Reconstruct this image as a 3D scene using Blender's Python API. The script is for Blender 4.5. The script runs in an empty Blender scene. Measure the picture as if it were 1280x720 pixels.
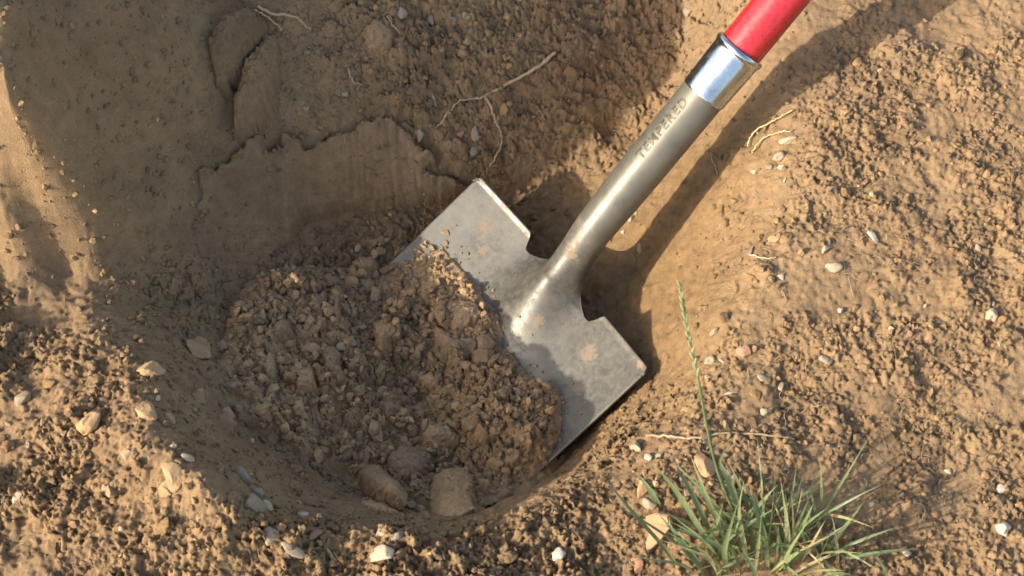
import bpy, math
import numpy as np
from mathutils import Vector, Matrix

# ------------------------------------------------------------------ camera, sky, sun, exposure
scene = bpy.context.scene
COL = scene.collection
PITCH = math.radians(62.0)
TARGET = np.array([0.0, 0.0, -0.10]); DIST = 1.45
FWD = np.array([0.0, math.cos(PITCH), -math.sin(PITCH)])
UPV = np.array([0.0, math.sin(PITCH), math.cos(PITCH)])
RGT = np.array([1.0, 0.0, 0.0])
CAMP = TARGET - DIST * FWD
LENS = 54.4
FPX = 1280 * LENS / 36.0
cam_d = bpy.data.cameras.new('camera'); cam = bpy.data.objects.new('camera', cam_d); COL.objects.link(cam)
cam_d.lens = LENS; cam_d.sensor_width = 36.0; cam_d.clip_start = 0.02; cam_d.clip_end = 200.0
cam.location = Vector(CAMP)
cam.rotation_euler = (math.pi / 2 - PITCH, 0, 0)
cam_d.dof.use_dof = True; cam_d.dof.focus_distance = 1.42; cam_d.dof.aperture_fstop = 14
scene.camera = cam

SUN_EL = math.radians(26.0)
SUN_TRAVEL = np.array([0.92, 0.39]) / math.hypot(0.92, 0.39)      # the way light travels over the ground
world = bpy.data.worlds.new('World'); scene.world = world; world.use_nodes = True
wn = world.node_tree; bg = wn.nodes['Background']
sky = wn.nodes.new('ShaderNodeTexSky'); sky.sky_type = 'NISHITA'; sky.sun_disc = False
sky.sun_elevation = SUN_EL
sky.sun_rotation = math.atan2(-SUN_TRAVEL[0], -SUN_TRAVEL[1])
sky.air_density = 1.0; sky.dust_density = 3.0; sky.ozone_density = 0.6
wn.links.new(sky.outputs[0], bg.inputs[0]); bg.inputs[1].default_value = 0.15
sun_d = bpy.data.lights.new('sun', 'SUN'); sun = bpy.data.objects.new('sun', sun_d); COL.objects.link(sun)
sun_d.energy = 2.8; sun_d.angle = math.radians(0.53); sun_d.color = (1.0, 0.93, 0.82)
sdir = Vector((SUN_TRAVEL[0] * math.cos(SUN_EL), SUN_TRAVEL[1] * math.cos(SUN_EL), -math.sin(SUN_EL)))
sun.rotation_euler = sdir.to_track_quat('-Z', 'Y').to_euler(); sun.location = (-2, -1, 2)
scene.view_settings.view_transform = 'Standard'; scene.view_settings.look = 'None'
scene.view_settings.gamma = 1.0; scene.view_settings.exposure = 1.16

# ------------------------------------------------------------------ helpers
RNG = np.random.default_rng(7)

def at(px, py, z):
    """point of the place seen at a photo pixel, on the level z"""
    d = FWD + RGT * ((px - 640) / FPX) + UPV * ((360 - py) / FPX)
    t = (z - CAMP[2]) / d[2]
    return CAMP + d * t

def smooth(a, b, x):
    t = np.clip((x - a) / (b - a), 0, 1)
    return t * t * (3 - 2 * t)

_P = np.random.default_rng(11).permutation(4096)
_A = np.random.default_rng(12).random(4096)
_B = np.random.default_rng(13).random(4096)
def hsh(ix, iy, seed):
    return _P[(_P[(ix.astype(np.int64) + seed * 131) & 4095] + iy.astype(np.int64)) & 4095]

def pnoise(x, y, seed=0):
    ix = np.floor(x); iy = np.floor(y); fx = x - ix; fy = y - iy
    u = fx * fx * fx * (fx * (fx * 6 - 15) + 10); v = fy * fy * fy * (fy * (fy * 6 - 15) + 10)
    def g(dx, dy):
        a = _A[hsh(ix + dx, iy + dy, seed)] * 2 * np.pi
        return np.cos(a) * (fx - dx) + np.sin(a) * (fy - dy)
    return ((g(0, 0) * (1 - u) + g(1, 0) * u) * (1 - v) + (g(0, 1) * (1 - u) + g(1, 1) * u) * v) * 1.5

def fbm(x, y, octv=4, seed=0):
    s = 0; a = 1; tot = 0
    for k in range(octv):
        s = s + a * pnoise(x * 2 ** k + 7.3 * k, y * 2 ** k - 3.1 * k, seed + k); tot += a; a *= 0.5
    return s / tot

def worley(x, y, seed=0):
    ix = np.floor(x); iy = np.floor(y)
    f1 = np.full(x.shape, 9.0); f2 = np.full(x.shape, 9.0); rid = np.zeros(x.shape)
    gx = np.zeros(x.shape); gy = np.zeros(x.shape)
    for dx in (-1, 0, 1):
        for dy in (-1, 0, 1):
            h = hsh(ix + dx, iy + dy, seed)
            ox = ix + dx + _A[h] - x; oy = iy + dy + _B[h] - y
            d = np.sqrt(ox * ox + oy * oy)
            near = d < f1
            f2 = np.where(near, f1, np.minimum(f2, d))
            rid = np.where(near, _A[(h * 7 + 3) & 4095], rid)
            gx = np.where(near, ox, gx); gy = np.where(near, oy, gy)
            f1 = np.where(near, d, f1)
    return f1, f2, rid, gx, gy

def link(o, parent=None):
    COL.objects.link(o)
    if parent is not None: o.parent = parent
    return o

def tag(o, label=None, cat=None, group=None, kind=None):
    if label: o['label'] = label
    if cat: o['category'] = cat
    if group: o['group'] = group
    if kind: o['kind'] = kind
    return o

def mesh_np(name, V, F, smooth_shade=True):
    V = np.asarray(V, dtype=np.float32); F = np.asarray(F, dtype=np.int32)
    k = F.shape[1]
    me = bpy.data.meshes.new(name)
    me.vertices.add(len(V)); me.vertices.foreach_set('co', V.ravel())
    me.loops.add(F.size); me.loops.foreach_set('vertex_index', F.ravel())
    me.polygons.add(len(F)); me.polygons.foreach_set('loop_start', np.arange(0, F.size, k, dtype=np.int32))
    me.update(calc_edges=True)
    me.polygons.foreach_set('use_smooth', np.full(len(F), smooth_shade))
    me.update()
    return me

def attr(me, name, vals):
    a = me.attributes.new(name, 'FLOAT', 'POINT'); a.data.foreach_set('value', np.asarray(vals, dtype=np.float32))

def obj(name, me, mat=None, parent=None):
    o = bpy.data.objects.new(name, me)
    if mat is not None and len(me.materials) == 0: me.materials.append(mat)
    return link(o, parent)

def empty(name, loc=(0, 0, 0)):
    o = bpy.data.objects.new(name, None); o.location = loc; o.empty_display_size = 0.02
    return link(o)

def grid_faces(nx, ny):
    i = np.arange(nx * ny).reshape(ny, nx)
    return np.stack([i[:-1, :-1].ravel(), i[:-1, 1:].ravel(), i[1:, 1:].ravel(), i[1:, :-1].ravel()], 1)

# ------------------------------------------------------------------ materials
def new_mat(name):
    m = bpy.data.materials.new(name); m.use_nodes = True
    nt = m.node_tree; p = nt.nodes['Principled BSDF']
    return m, nt, p
def N(nt, t, **kw):
    n = nt.nodes.new(t)
    for k, v in kw.items():
        if k in n.inputs: n.inputs[k].default_value = v
        else: setattr(n, k, v)
    return n
def noise(nt, vec, scale, detail=4, rough=0.6):
    n = N(nt, 'ShaderNodeTexNoise'); n.inputs['Scale'].default_value = scale
    n.inputs['Detail'].default_value = detail; n.inputs['Roughness'].default_value = rough
    nt.links.new(vec, n.inputs['Vector']); return n
def ramp(nt, fac, stops):
    r = N(nt, 'ShaderNodeValToRGB'); el = r.color_ramp.elements
    while len(el) < len(stops): el.new(0.5)
    for e, (p, c) in zip(el, stops):
        e.position = p; e.color = (c[0], c[1], c[2], 1) if not np.isscalar(c) else (c, c, c, 1)
    nt.links.new(fac, r.inputs[0]); return r
def mix(nt, fac, a, b, mode='MIX'):
    m = N(nt, 'ShaderNodeMix'); m.data_type = 'RGBA'; m.blend_type = mode
    for s, v in ((m.inputs[0], fac), (m.inputs[6], a), (m.inputs[7], b)):
        if hasattr(v, 'is_output'): nt.links.new(v, s)
        elif np.isscalar(v): s.default_value = v
        else: s.default_value = (v[0], v[1], v[2], 1)
    return m.outputs[2]

TOP = (0.355, 0.234, 0.124); TOP2 = (0.258, 0.170, 0.094); CLAY = (0.285, 0.176, 0.080); CLAY2 = (0.230, 0.141, 0.066)
def soil_mat(name, clay=None, per_object=False, gain=1.0):
    m, nt, p = new_mat(name)
    geo = N(nt, 'ShaderNodeNewGeometry'); tc = N(nt, 'ShaderNodeTexCoord')
    pos = geo.outputs['Position'] if not per_object else tc.outputs['Object']
    big = noise(nt, geo.outputs['Position'], 14, 5, 0.65)
    mid = noise(nt, geo.outputs['Position'], 90, 5, 0.7)
    fine = noise(nt, pos, 900, 3, 0.75)
    rm = ramp(nt, big.outputs[0], [(0.35, 0), (0.65, 1)])
    top = mix(nt, rm.outputs[0], tuple(gain * q for q in TOP2), tuple(gain * q for q in TOP))
    rm2 = ramp(nt, mid.outputs[0], [(0.35, 0), (0.65, 1)])
    cl = mix(nt, rm2.outputs[0], CLAY2, CLAY)
    if clay is None:
        a = N(nt, 'ShaderNodeAttribute', attribute_name='clay'); fac = a.outputs['Fac']
    else:
        fac = clay
    c = mix(nt, fac, top, cl)
    gr = ramp(nt, fine.outputs[0], [(0.30, 0.62), (0.5, 1.0), (0.72, 1.30)])
    c = mix(nt, 0.75, c, gr.outputs[0], 'MULTIPLY')
    gr2 = ramp(nt, mid.outputs[0], [(0.3, 0.78), (0.7, 1.18)])
    c = mix(nt, 0.7, c, gr2.outputs[0], 'MULTIPLY')
    if per_object:
        oi = N(nt, 'ShaderNodeObjectInfo')
        r3 = ramp(nt, oi.outputs['Random'], [(0, (0.72, 0.74, 0.78)), (0.5, (1.0, 1.0, 1.0)), (1, (1.22, 1.16, 1.06))])
        c = mix(nt, 1.0, c, r3.outputs[0], 'MULTIPLY')
    else:
        a2 = N(nt, 'ShaderNodeAttribute', attribute_name='tint')
        r3 = ramp(nt, a2.outputs['Fac'], [(0, (0.70, 0.72, 0.76)), (0.5, (1.0, 1.0, 1.0)), (0.9, (1.2, 1.15, 1.06)), (1, (1.9, 1.9, 1.85))])
        c = mix(nt, 1.0, c, r3.outputs[0], 'MULTIPLY')
    nt.links.new(c, p.inputs['Base Color'])
    p.inputs['Roughness'].default_value = 0.93; p.inputs['Specular IOR Level'].default_value = 0.15
    b1 = N(nt, 'ShaderNodeBump'); b1.inputs['Strength'].default_value = 0.95; b1.inputs['Distance'].default_value = 0.0012
    f2 = noise(nt, geo.outputs['Position'], 520, 5, 0.75)
    nt.links.new(f2.outputs[0], b1.inputs['Height'])
    b2 = N(nt, 'ShaderNodeBump'); b2.inputs['Strength'].default_value = 0.7; b2.inputs['Distance'].default_value = 0.0006
    f3 = noise(nt, geo.outputs['Position'], 1700, 3, 0.8)
    nt.links.new(f3.outputs[0], b2.inputs['Height']); nt.links.new(b1.outputs[0], b2.inputs['Normal'])
    nt.links.new(b2.outputs[0], p.inputs['Normal'])
    return m
M = {}
M['soil'] = soil_mat('soil')
M['soil_loose'] = soil_mat('soil_loose_brightened', gain=1.45)  # soil colour brightened to make up for weak skylight on the heap
M['clod_top'] = soil_mat('clod_topsoil', clay=0.12, per_object=True, gain=1.1)
M['clod_heap'] = soil_mat('clod_heap', clay=0.10, per_object=True, gain=1.5)  # colour brightened like the heap soil, against the dim light in the hole
M['clod_clay'] = soil_mat('clod_clay', clay=0.75, per_object=True)

def stone_mat(name, col, col2, rough=0.7, sc=120):
    m, nt, p = new_mat(name)
    tc = N(nt, 'ShaderNodeTexCoord'); oi = N(nt, 'ShaderNodeObjectInfo')
    n1 = noise(nt, tc.outputs['Object'], sc, 5, 0.65)
    r = ramp(nt, n1.outputs[0], [(0.3, col2), (0.62, col)])
    r2 = ramp(nt, oi.outputs['Random'], [(0, 0.75), (1, 1.15)])
    c = mix(nt, 1.0, r.outputs[0], r2.outputs[0], 'MULTIPLY')
    n2 = noise(nt, tc.outputs['Object'], 260, 3, 0.7)
    dirt = ramp(nt, n2.outputs[0], [(0.46, 0), (0.60, 0.85)])
    c = mix(nt, dirt.outputs[0], c, (0.30, 0.20, 0.11))
    nt.links.new(c, p.inputs['Base Color']); p.inputs['Roughness'].default_value = rough
    b = N(nt, 'ShaderNodeBump'); b.inputs['Strength'].default_value = 0.3; b.inputs['Distance'].default_value = 0.0005
    nt.links.new(n2.outputs[0], b.inputs['Height']); nt.links.new(b.outputs[0], p.inputs['Normal'])
    return m
M['white'] = stone_mat('pebble_white', (0.58, 0.51, 0.40), (0.42, 0.35, 0.25))
M['cream'] = stone_mat('pebble_cream', (0.46, 0.37, 0.25), (0.34, 0.26, 0.165))
M['grey'] = stone_mat('pebble_grey', (0.29, 0.245, 0.185), (0.20, 0.17, 0.125))
M['tan'] = stone_mat('pebble_tan', (0.34, 0.25, 0.155), (0.25, 0.185, 0.12))
M['brick'] = stone_mat('brick_orange', (0.56, 0.28, 0.135), (0.44, 0.20, 0.09), 0.85)
M['red'] = stone_mat('pebble_red', (0.40, 0.19, 0.11), (0.30, 0.15, 0.09), 0.85)

def simple(name, col, rough=0.6, var=None, sc=300, trans=0.0):
    m, nt, p = new_mat(name)
    tc = N(nt, 'ShaderNodeTexCoord')
    n1 = noise(nt, tc.outputs['Object'], sc, 3, 0.6)
    r = ramp(nt, n1.outputs[0], [(0.3, var or tuple(0.7 * x for x in col)), (0.7, col)])
    nt.links.new(r.outputs[0], p.inputs['Base Color']); p.inputs['Roughness'].default_value = rough
    return m
M['root'] = simple('root_pale', (0.52, 0.38, 0.22), 0.8, (0.36, 0.25, 0.13))
M['fibre'] = simple('root_fibre', (0.42, 0.31, 0.18), 0.85, (0.24, 0.17, 0.10), 60)
M['straw'] = simple('straw_yellow', (0.58, 0.47, 0.22), 0.7, (0.40, 0.31, 0.13))

def grass_mat(name, col, tip):
    m, nt, p = new_mat(name)
    a = N(nt, 'ShaderNodeAttribute', attribute_name='along'); oi = N(nt, 'ShaderNodeObjectInfo')
    tc = N(nt, 'ShaderNodeTexCoord')
    r = ramp(nt, a.outputs['Fac'], [(0.0, (0.30, 0.30, 0.11)), (0.22, col), (0.8, col), (1.0, tip)])
    r2 = ramp(nt, oi.outputs['Random'], [(0, (0.75, 0.85, 0.8)), (1, (1.2, 1.1, 1.0))])
    c = mix(nt, 1.0, r.outputs[0], r2.outputs[0], 'MULTIPLY')
    n1 = noise(nt, tc.outputs['Object'], 180, 3); r3 = ramp(nt, n1.outputs[0], [(0.3, 0.8), (0.7, 1.15)])
    c = mix(nt, 0.8, c, r3.outputs[0], 'MULTIPLY')
    nt.links.new(c, p.inputs['Base Color']); p.inputs['Roughness'].default_value = 0.42
    tr = N(nt, 'ShaderNodeBsdfTranslucent'); nt.links.new(c, tr.inputs[0])
    ms = N(nt, 'ShaderNodeMixShader'); ms.inputs[0].default_value = 0.3
    nt.links.new(p.outputs[0], ms.inputs[1]); nt.links.new(tr.outputs[0], ms.inputs[2])
    nt.links.new(ms.outputs[0], nt.nodes['Material Output'].inputs[0])
    return m
M['grass'] = grass_mat('grass_green', (0.200, 0.248, 0.118), (0.31, 0.31, 0.15))
M['grass_dry'] = grass_mat('grass_dry', (0.40, 0.32, 0.17), (0.46, 0.38, 0.22))
M['grass_seed'] = grass_mat('grass_seed_head', (0.34, 0.37, 0.18), (0.45, 0.42, 0.25))

def metal_mat(name, col, rough, mud=True, met_=1.0):
    m, nt, p = new_mat(name)
    tc = N(nt, 'ShaderNodeTexCoord'); o = tc.outputs['Object']
    n1 = noise(nt, o, 34, 8, 0.72); n2 = noise(nt, o, 160, 5, 0.7)
    st = N(nt, 'ShaderNodeMapping'); st.inputs['Scale'].default_value = (900, 40, 900); nt.links.new(o, st.inputs[0])
    n3 = noise(nt, st.outputs[0], 1.0, 3, 0.6)
    r = ramp(nt, n1.outputs[0], [(0.33, tuple(0.60 * x for x in col)), (0.46, tuple(0.88 * x for x in col)), (0.60, col), (0.8, tuple(min(1, 1.14 * x) for x in col))])
    c = r.outputs[0]
    if mud:
        sy = N(nt, 'ShaderNodeSeparateXYZ'); nt.links.new(o, sy.inputs[0])
        my = N(nt, 'ShaderNodeMapRange'); my.inputs['From Min'].default_value = -0.04; my.inputs['From Max'].default_value = 0.045; nt.links.new(sy.outputs['Y'], my.inputs['Value'])
        c = mix(nt, my.outputs[0], c, mix(nt, 1.0, c, (0.96, 0.92, 0.87), 'MULTIPLY'))
        pd = N(nt, 'ShaderNodeVectorMath', operation='DISTANCE'); pd.inputs[1].default_value = (0.012, -0.020, 0.025); nt.links.new(o, pd.inputs[0])
        pn = noise(nt, o, 70, 6, 0.75); pm = N(nt, 'ShaderNodeMath', operation='MULTIPLY_ADD'); nt.links.new(pn.outputs[0], pm.inputs[0]); pm.inputs[1].default_value = 0.09; nt.links.new(pd.outputs['Value'], pm.inputs[2])
        pr = N(nt, 'ShaderNodeMapRange'); pr.inputs['From Min'].default_value = 0.070; pr.inputs['From Max'].default_value = 0.125; pr.inputs['To Min'].default_value = 0.55; pr.inputs['To Max'].default_value = 0.0; nt.links.new(pm.outputs[0], pr.inputs['Value'])
        c = mix(nt, pr.outputs[0], c, (0.085, 0.080, 0.062))
        sp = noise(nt, o, 420, 4, 0.8); r5 = ramp(nt, sp.outputs[0], [(0.3, 0.72), (0.5, 1.0), (0.7, 1.2)]); c = mix(nt, 0.6, c, r5.outputs[0], 'MULTIPLY')
    rr = ramp(nt, n2.outputs[0], [(0.3, max(rough - 0.10, 0.05)), (0.7, rough + 0.12)])
    rsock = rr.outputs[0]; met = None
    if mud:
        dots = [(-0.100, -0.030, 0.0115), (-0.083, -0.047, 0.0085), (0.078, -0.034, 0.0135), (0.006, 0.018, 0.010), (0.100, -0.062, 0.008), (0.128, -0.004, 0.007), (0.02, -0.05, 0.008)]
        tot = None
        wob = noise(nt, o, 190, 6, 0.8)
        for (x, y, rad) in dots:
            sep = N(nt, 'ShaderNodeVectorMath', operation='MULTIPLY'); sep.inputs[1].default_value = (1, 1, 0); nt.links.new(o, sep.inputs[0])
            dd = N(nt, 'ShaderNodeVectorMath', operation='DISTANCE'); dd.inputs[1].default_value = (x, y, 0); nt.links.new(sep.outputs[0], dd.inputs[0])
            dv = N(nt, 'ShaderNodeMath', operation='DIVIDE'); nt.links.new(dd.outputs['Value'], dv.inputs[0]); dv.inputs[1].default_value = rad
            if tot is None: tot = dv.outputs[0]
            else:
                mn = N(nt, 'ShaderNodeMath', operation='MINIMUM'); nt.links.new(tot, mn.inputs[0]); nt.links.new(dv.outputs[0], mn.inputs[1]); tot = mn.outputs[0]
        ad = N(nt, 'ShaderNodeMath', operation='MULTIPLY_ADD'); nt.links.new(wob.outputs[0], ad.inputs[0]); ad.inputs[1].default_value = 4.2
        nt.links.new(tot, ad.inputs[2])
        mk = ramp(nt, ad.outputs[0], [(0.0, 1), (1.0, 1)])
        mr = N(nt, 'ShaderNodeMapRange'); mr.inputs['From Min'].default_value = 2.45; mr.inputs['From Max'].default_value = 2.85
        mr.inputs['To Min'].default_value = 0.7; mr.inputs['To Max'].default_value = 0.0; nt.links.new(ad.outputs[0], mr.inputs['Value'])
        haze = ramp(nt, n2.outputs[0], [(0.45, 0.0), (0.75, 0.30)])
        mx = N(nt, 'ShaderNodeMath', operation='MAXIMUM'); nt.links.new(mr.outputs[0], mx.inputs[0]); nt.links.new(haze.outputs[0], mx.inputs[1])
        c = mix(nt, mx.outputs[0], c, (0.30, 0.205, 0.120))
        inv = N(nt, 'ShaderNodeMath', operation='MULTIPLY_ADD'); inv.inputs[1].default_value = -0.42; inv.inputs[2].default_value = 0.42; nt.links.new(mx.outputs[0], inv.inputs[0])
        nt.links.new(inv.outputs[0], p.inputs['Metallic'])
        rs = N(nt, 'ShaderNodeMath', operation='MULTIPLY_ADD'); nt.links.new(mx.outputs[0], rs.inputs[0]); rs.inputs[1].default_value = 0.5; nt.links.new(rsock, rs.inputs[2]); rsock = rs.outputs[0]
    else:
        p.inputs['Metallic'].default_value = met_
    nt.links.new(c, p.inputs['Base Color']); nt.links.new(rsock, p.inputs['Roughness'])
    b = N(nt, 'ShaderNodeBump'); b.inputs['Strength'].default_value = 0.07; b.inputs['Distance'].default_value = 0.0005
    nt.links.new(n2.outputs[0], b.inputs['Height'])
    b2 = N(nt, 'ShaderNodeBump'); b2.inputs['Strength'].default_value = 0.06; b2.inputs['Distance'].default_value = 0.0004
    nt.links.new(n3.outputs[0], b2.inputs['Height']); nt.links.new(b.outputs[0], b2.inputs['Normal'])
    nt.links.new(b2.outputs[0], p.inputs['Normal'])
    return m
M['steel'] = metal_mat('blade_steel', (0.186, 0.175, 0.142), 0.45)
M['socket'] = metal_mat('socket_steel', (0.168, 0.152, 0.115), 0.42, mud=False, met_=0.45)
M['ferrule'] = metal_mat('ferrule_zinc', (0.56, 0.60, 0.62), 0.20, mud=False)
M['letter'] = metal_mat('letter_steel', (0.12, 0.105, 0.08), 0.55, mud=False)
def red_mat():
    m, nt, p = new_mat('handle_red_lacquer')
    tc = N(nt, 'ShaderNodeTexCoord')
    n1 = noise(nt, tc.outputs['Object'], 220, 4, 0.7)
    n2 = noise(nt, tc.outputs['Object'], 40, 5, 0.7)
    r = ramp(nt, n1.outputs[0], [(0.28, (0.30, 0.010, 0.014)), (0.5, (0.40, 0.012, 0.017)), (0.74, (0.43, 0.020, 0.022))])
    d = ramp(nt, n2.outputs[0], [(0.60, 0.0), (0.85, 0.20)])
    c = mix(nt, d.outputs[0], r.outputs[0], (0.42, 0.12, 0.08))
    mp = N(nt, 'ShaderNodeMapping'); mp.inputs['Scale'].default_value = (420, 22, 420); nt.links.new(tc.outputs['Object'], mp.inputs[0])
    n3_ = noise(nt, mp.outputs[0], 1.0, 3, 0.7); d3 = ramp(nt, n3_.outputs[0], [(0.60, 0.0), (0.72, 0.55)]); c = mix(nt, d3.outputs[0], c, (0.22, 0.035, 0.03))
    nt.links.new(c, p.inputs['Base Color'])
    r2 = ramp(nt, n1.outputs[0], [(0.3, 0.2), (0.7, 0.42)])
    nt.links.new(r2.outputs[0], p.inputs['Roughness'])
    p.inputs['Coat Weight'].default_value = 0.5; p.inputs['Coat Roughness'].default_value = 0.15
    return m
M['red_handle'] = red_mat()

# ------------------------------------------------------------------ where the shovel stands (frame only; meshes follow)
def unit(v): v = np.asarray(v, float); return v / np.linalg.norm(v)
AZ = math.radians(38); EL = math.radians(25)
SW = unit([0.56, -0.82, 0.13])                                   # across the blade
SD = np.array([math.cos(EL) * math.cos(AZ), math.cos(EL) * math.sin(AZ), math.sin(EL)])
SD = unit(SD - SW * SD.dot(SW))                                  # up the blade
SN = np.cross(SW, SD)                                            # out of its face
SO = at(711.5, 343.5, -0.118)
HW = 0.1385; BL = 0.195

def ridge(x, y):
    k = np.clip(1 + (y + 0.005) / 0.165, 0, 1.1)
    h = 0.0315 * k ** 1.4
    s = 0.0205 + 0.046 * (1 - np.clip(k, 0, 1))
    return h * np.exp(-np.abs(x / s) ** 2.05)
def blade_z(x, y):
    return 0.022 * (np.abs(x) / HW) ** 2.0 + 0.004 * (y / BL) ** 2 + ridge(x, y)
def to_blade(X, Y):
    """local blade coordinates and face height of the blade sheet over a ground point"""
    px = X - SO[0]; py = Y - SO[1]
    z = SO[2] - (SN[0] * px + SN[1] * py) / SN[2]
    for _ in range(3):
        lx = SW[0] * px + SW[1] * py + SW[2] * (z - SO[2]); ly = SD[0] * px + SD[1] * py + SD[2] * (z - SO[2])
        hz = blade_z(np.clip(lx, -HW, HW), np.clip(ly, -BL, 0))
        z = SO[2] - (SN[0] * px + SN[1] * py) / SN[2] + hz / SN[2]
    return lx, ly, z
def w2p(P):
    d = np.asarray(P) - CAMP
    c = d @ FWD
    return 640 + FPX * (d @ RGT) / c, 360 - FPX * (d @ UPV) / c

# ------------------------------------------------------------------ terrain: bank at left added for shade, other levels read off the photograph
CP = [  # px, py, level, roughness, clay
 (0,0,.24,.8,.1),(150,0,.15,.8,.1),(292,0,.06,.9,.1),(450,0,.015,1,.1),(600,0,-.02,1,.1),(700,0,-.045,.9,.15),(780,0,-.068,.8,.15),(850,0,-.07,.8,.15),(900,0,-.032,.8,.15),(950,0,-.004,.8,.15),(1000,0,.0,.8,.2),(1100,0,.012,.9,.25),(1280,0,.03,.9,.2),
 (0,100,.21,.8,.1),(150,100,.105,.8,.1),(292,100,.005,.9,.1),(400,100,-.025,1,.15),(500,100,-.048,1,.2),(600,95,-.068,.9,.3),(700,100,-.098,.8,.4),(780,100,-.120,.7,.4),(840,100,-.122,.6,.4),(890,100,-.060,.4,.4),(940,80,-.020,.5,.3),(985,90,.003,.6,.25),(1100,100,.01,.9,.3),(1280,100,.02,.9,.3),
 (150,165,.06,.9,.2),(292,160,-.025,1,.15),(400,162,-.063,1,.15),(500,160,-.090,1,.2),(560,165,-.107,1,.25),(640,165,-.124,.8,.4),(700,165,-.141,.7,.5),(760,165,-.153,.5,.55),(810,175,-.148,.4,.7),(860,165,-.098,.25,.8),
 (0,165,.15,.9,.2),
 (310,184,-.034,.35,.3),(400,180,-.066,.3,.3),(480,178,-.092,.3,.3),(540,200,-.118,.5,.3),
 (230,250,-.03,.8,.25),(300,250,-.080,.2,.3),(400,255,-.130,.3,.3),(500,262,-.155,.9,.35),(560,250,-.163,.8,.35),(640,250,-.175,.5,.5),(700,250,-.18,.3,.5),(745,250,-.165,.2,.7),(800,250,-.125,.1,.95),(850,240,-.097,.12,.95),(900,225,-.052,.2,.9),(935,205,-.018,.6,.6),(985,160,-.002,.9,.4),(985,250,0,1,.4),
 (150,260,.028,.9,.25),(44,254,.060,.9,.25),(0,260,.08,.9,.2),
 (0,340,-.005,.9,.3),(84,343,-.02,.5,.3),(170,332,-.035,.9,.3),(240,330,-.065,.9,.3),(300,330,-.105,.8,.3),(340,330,-.13,.9,.3),(400,330,-.160,1,.3),(480,330,-.178,1,.3),(790,330,-.16,.1,.8),(830,330,-.125,.08,1),(868,330,-.085,.1,1),(900,330,-.045,.4,.9),(945,330,0,1,.4),(1100,330,.01,1,.4),(1280,330,.02,1,.35),
 (0,400,.0,1,.3),(116,412,.008,.45,.3),(103,366,-.008,.45,.3),(165,405,-.015,.5,.3),(225,405,-.045,.9,.3),(300,400,-.105,1,.3),(350,400,-.135,1,.3),(400,400,-.165,1,.3),(790,400,-.15,.1,.8),(812,395,-.132,.15,1),(840,400,-.09,.12,1),(870,400,-.04,.2,1),(900,400,-.008,.9,.6),(985,400,0,1,.4),
 (0,465,.0,1,.4),(100,465,.012,1,.4),(172,463,.026,.45,.4),(240,465,-.022,.9,.3),(300,465,-.09,1,.3),(350,465,-.13,1,.3),(400,465,-.168,1,.3),(830,468,-.092,.6,.9),(850,465,-.055,.3,1),(890,465,-.008,.9,.6),(985,465,0,1,.4),
 (0,540,.005,1,.4),(100,540,.015,1,.4),(185,528,.042,.45,.4),(240,540,.005,.9,.3),(300,540,-.06,1,.3),(340,540,-.10,1,.3),(400,540,-.153,1,.3),(500,540,-.19,1,.3),(765,538,-.110,.85,.7),(790,538,-.06,.95,.6),(815,540,-.015,.9,.6),(870,540,0,1,.4),(985,540,0,1,.4),(1280,540,.01,1,.35),
 (0,610,.005,1,.45),(100,610,.01,1,.45),(207,566,.054,.45,.45),(200,610,.035,.6,.45),(247,600,.063,.5,.45),(240,655,.02,1,.45),(290,595,.03,1,.45),(330,600,-.02,.8,.3),(400,600,-.10,1,.3),(460,600,-.15,1,.3),(560,600,-.188,1,.3),(640,598,-.18,.6,.3),(690,592,-.155,.08,.35),(725,570,-.13,.6,.6),(728,592,-.05,.9,.6),(745,585,-.02,.9,.6),(800,600,0,1,.45),
 (318,622,.015,1,.45),(345,634,.010,1,.5),(400,650,.004,1,.5),(440,656,.004,1,.5),(485,664,.004,1,.5),(530,669,.004,1,.5),(590,663,.002,1,.5),(640,646,0,1,.5),(690,617,-.008,.9,.6),
 (352,618,-.03,.12,.3),(400,632,-.035,.12,.3),(455,640,-.05,.2,.3),(520,650,-.06,.3,.3),(585,645,-.07,.06,.35),(620,630,-.085,.05,.35),(660,608,-.12,.05,.35),
 (0,720,0,1,.45),(200,720,.008,1,.45),(400,720,.004,1,.5),(640,720,0,1,.5),(800,720,0,1,.45),(985,720,0,1,.4),(1280,720,0,1,.35),(985,640,0,1,.35),
 (1150,200,.01,1,.35),(1150,450,.005,1,.35),(1150,620,.0,1,.35),(0,820,0,1,.4),(400,820,0,1,.4),(800,820,0,1,.4),(1280,820,0,1,.4),
]
CP = np.array(CP)
CW = np.array([at(a, b, c) for a, b, c in CP[:, :3]])
extra = [(-1.2,-.8,0),(0,-1.0,0),(1.2,-.8,0),(1.4,0,.02),(1.3,1.0,.03),(.3,1.1,.03),(-.3,1.1,.08),(-1.2,1.0,.12),(-1.4,0,.06),(-.85,.45,.32),(-.7,.3,.24),(-.5,.75,.16),(0,.7,.02)]  # high points at left: unseen bank added to shade the far wall
extra = np.array(extra)
PX = np.vstack([CW[:, :2], extra[:, :2]])
VAL = np.vstack([np.column_stack([CP[:, 2], CP[:, 3], CP[:, 4]]), np.column_stack([extra[:, 2], np.full(len(extra), .9), np.full(len(extra), .35)])])
def rbf_fit(P, Vv, lam):
    n = len(P); K = np.linalg.norm(P[:, None] - P[None], axis=2)
    A = np.zeros((n + 3, n + 3)); A[:n, :n] = K - lam * np.eye(n); A[:n, n] = 1; A[:n, n + 1:] = P; A[n, :n] = 1; A[n + 1:, :n] = P.T
    b = np.zeros((n + 3, Vv.shape[1])); b[:n] = Vv
    return np.linalg.solve(A, b)
COEF = rbf_fit(PX, VAL, 0.004)
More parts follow.
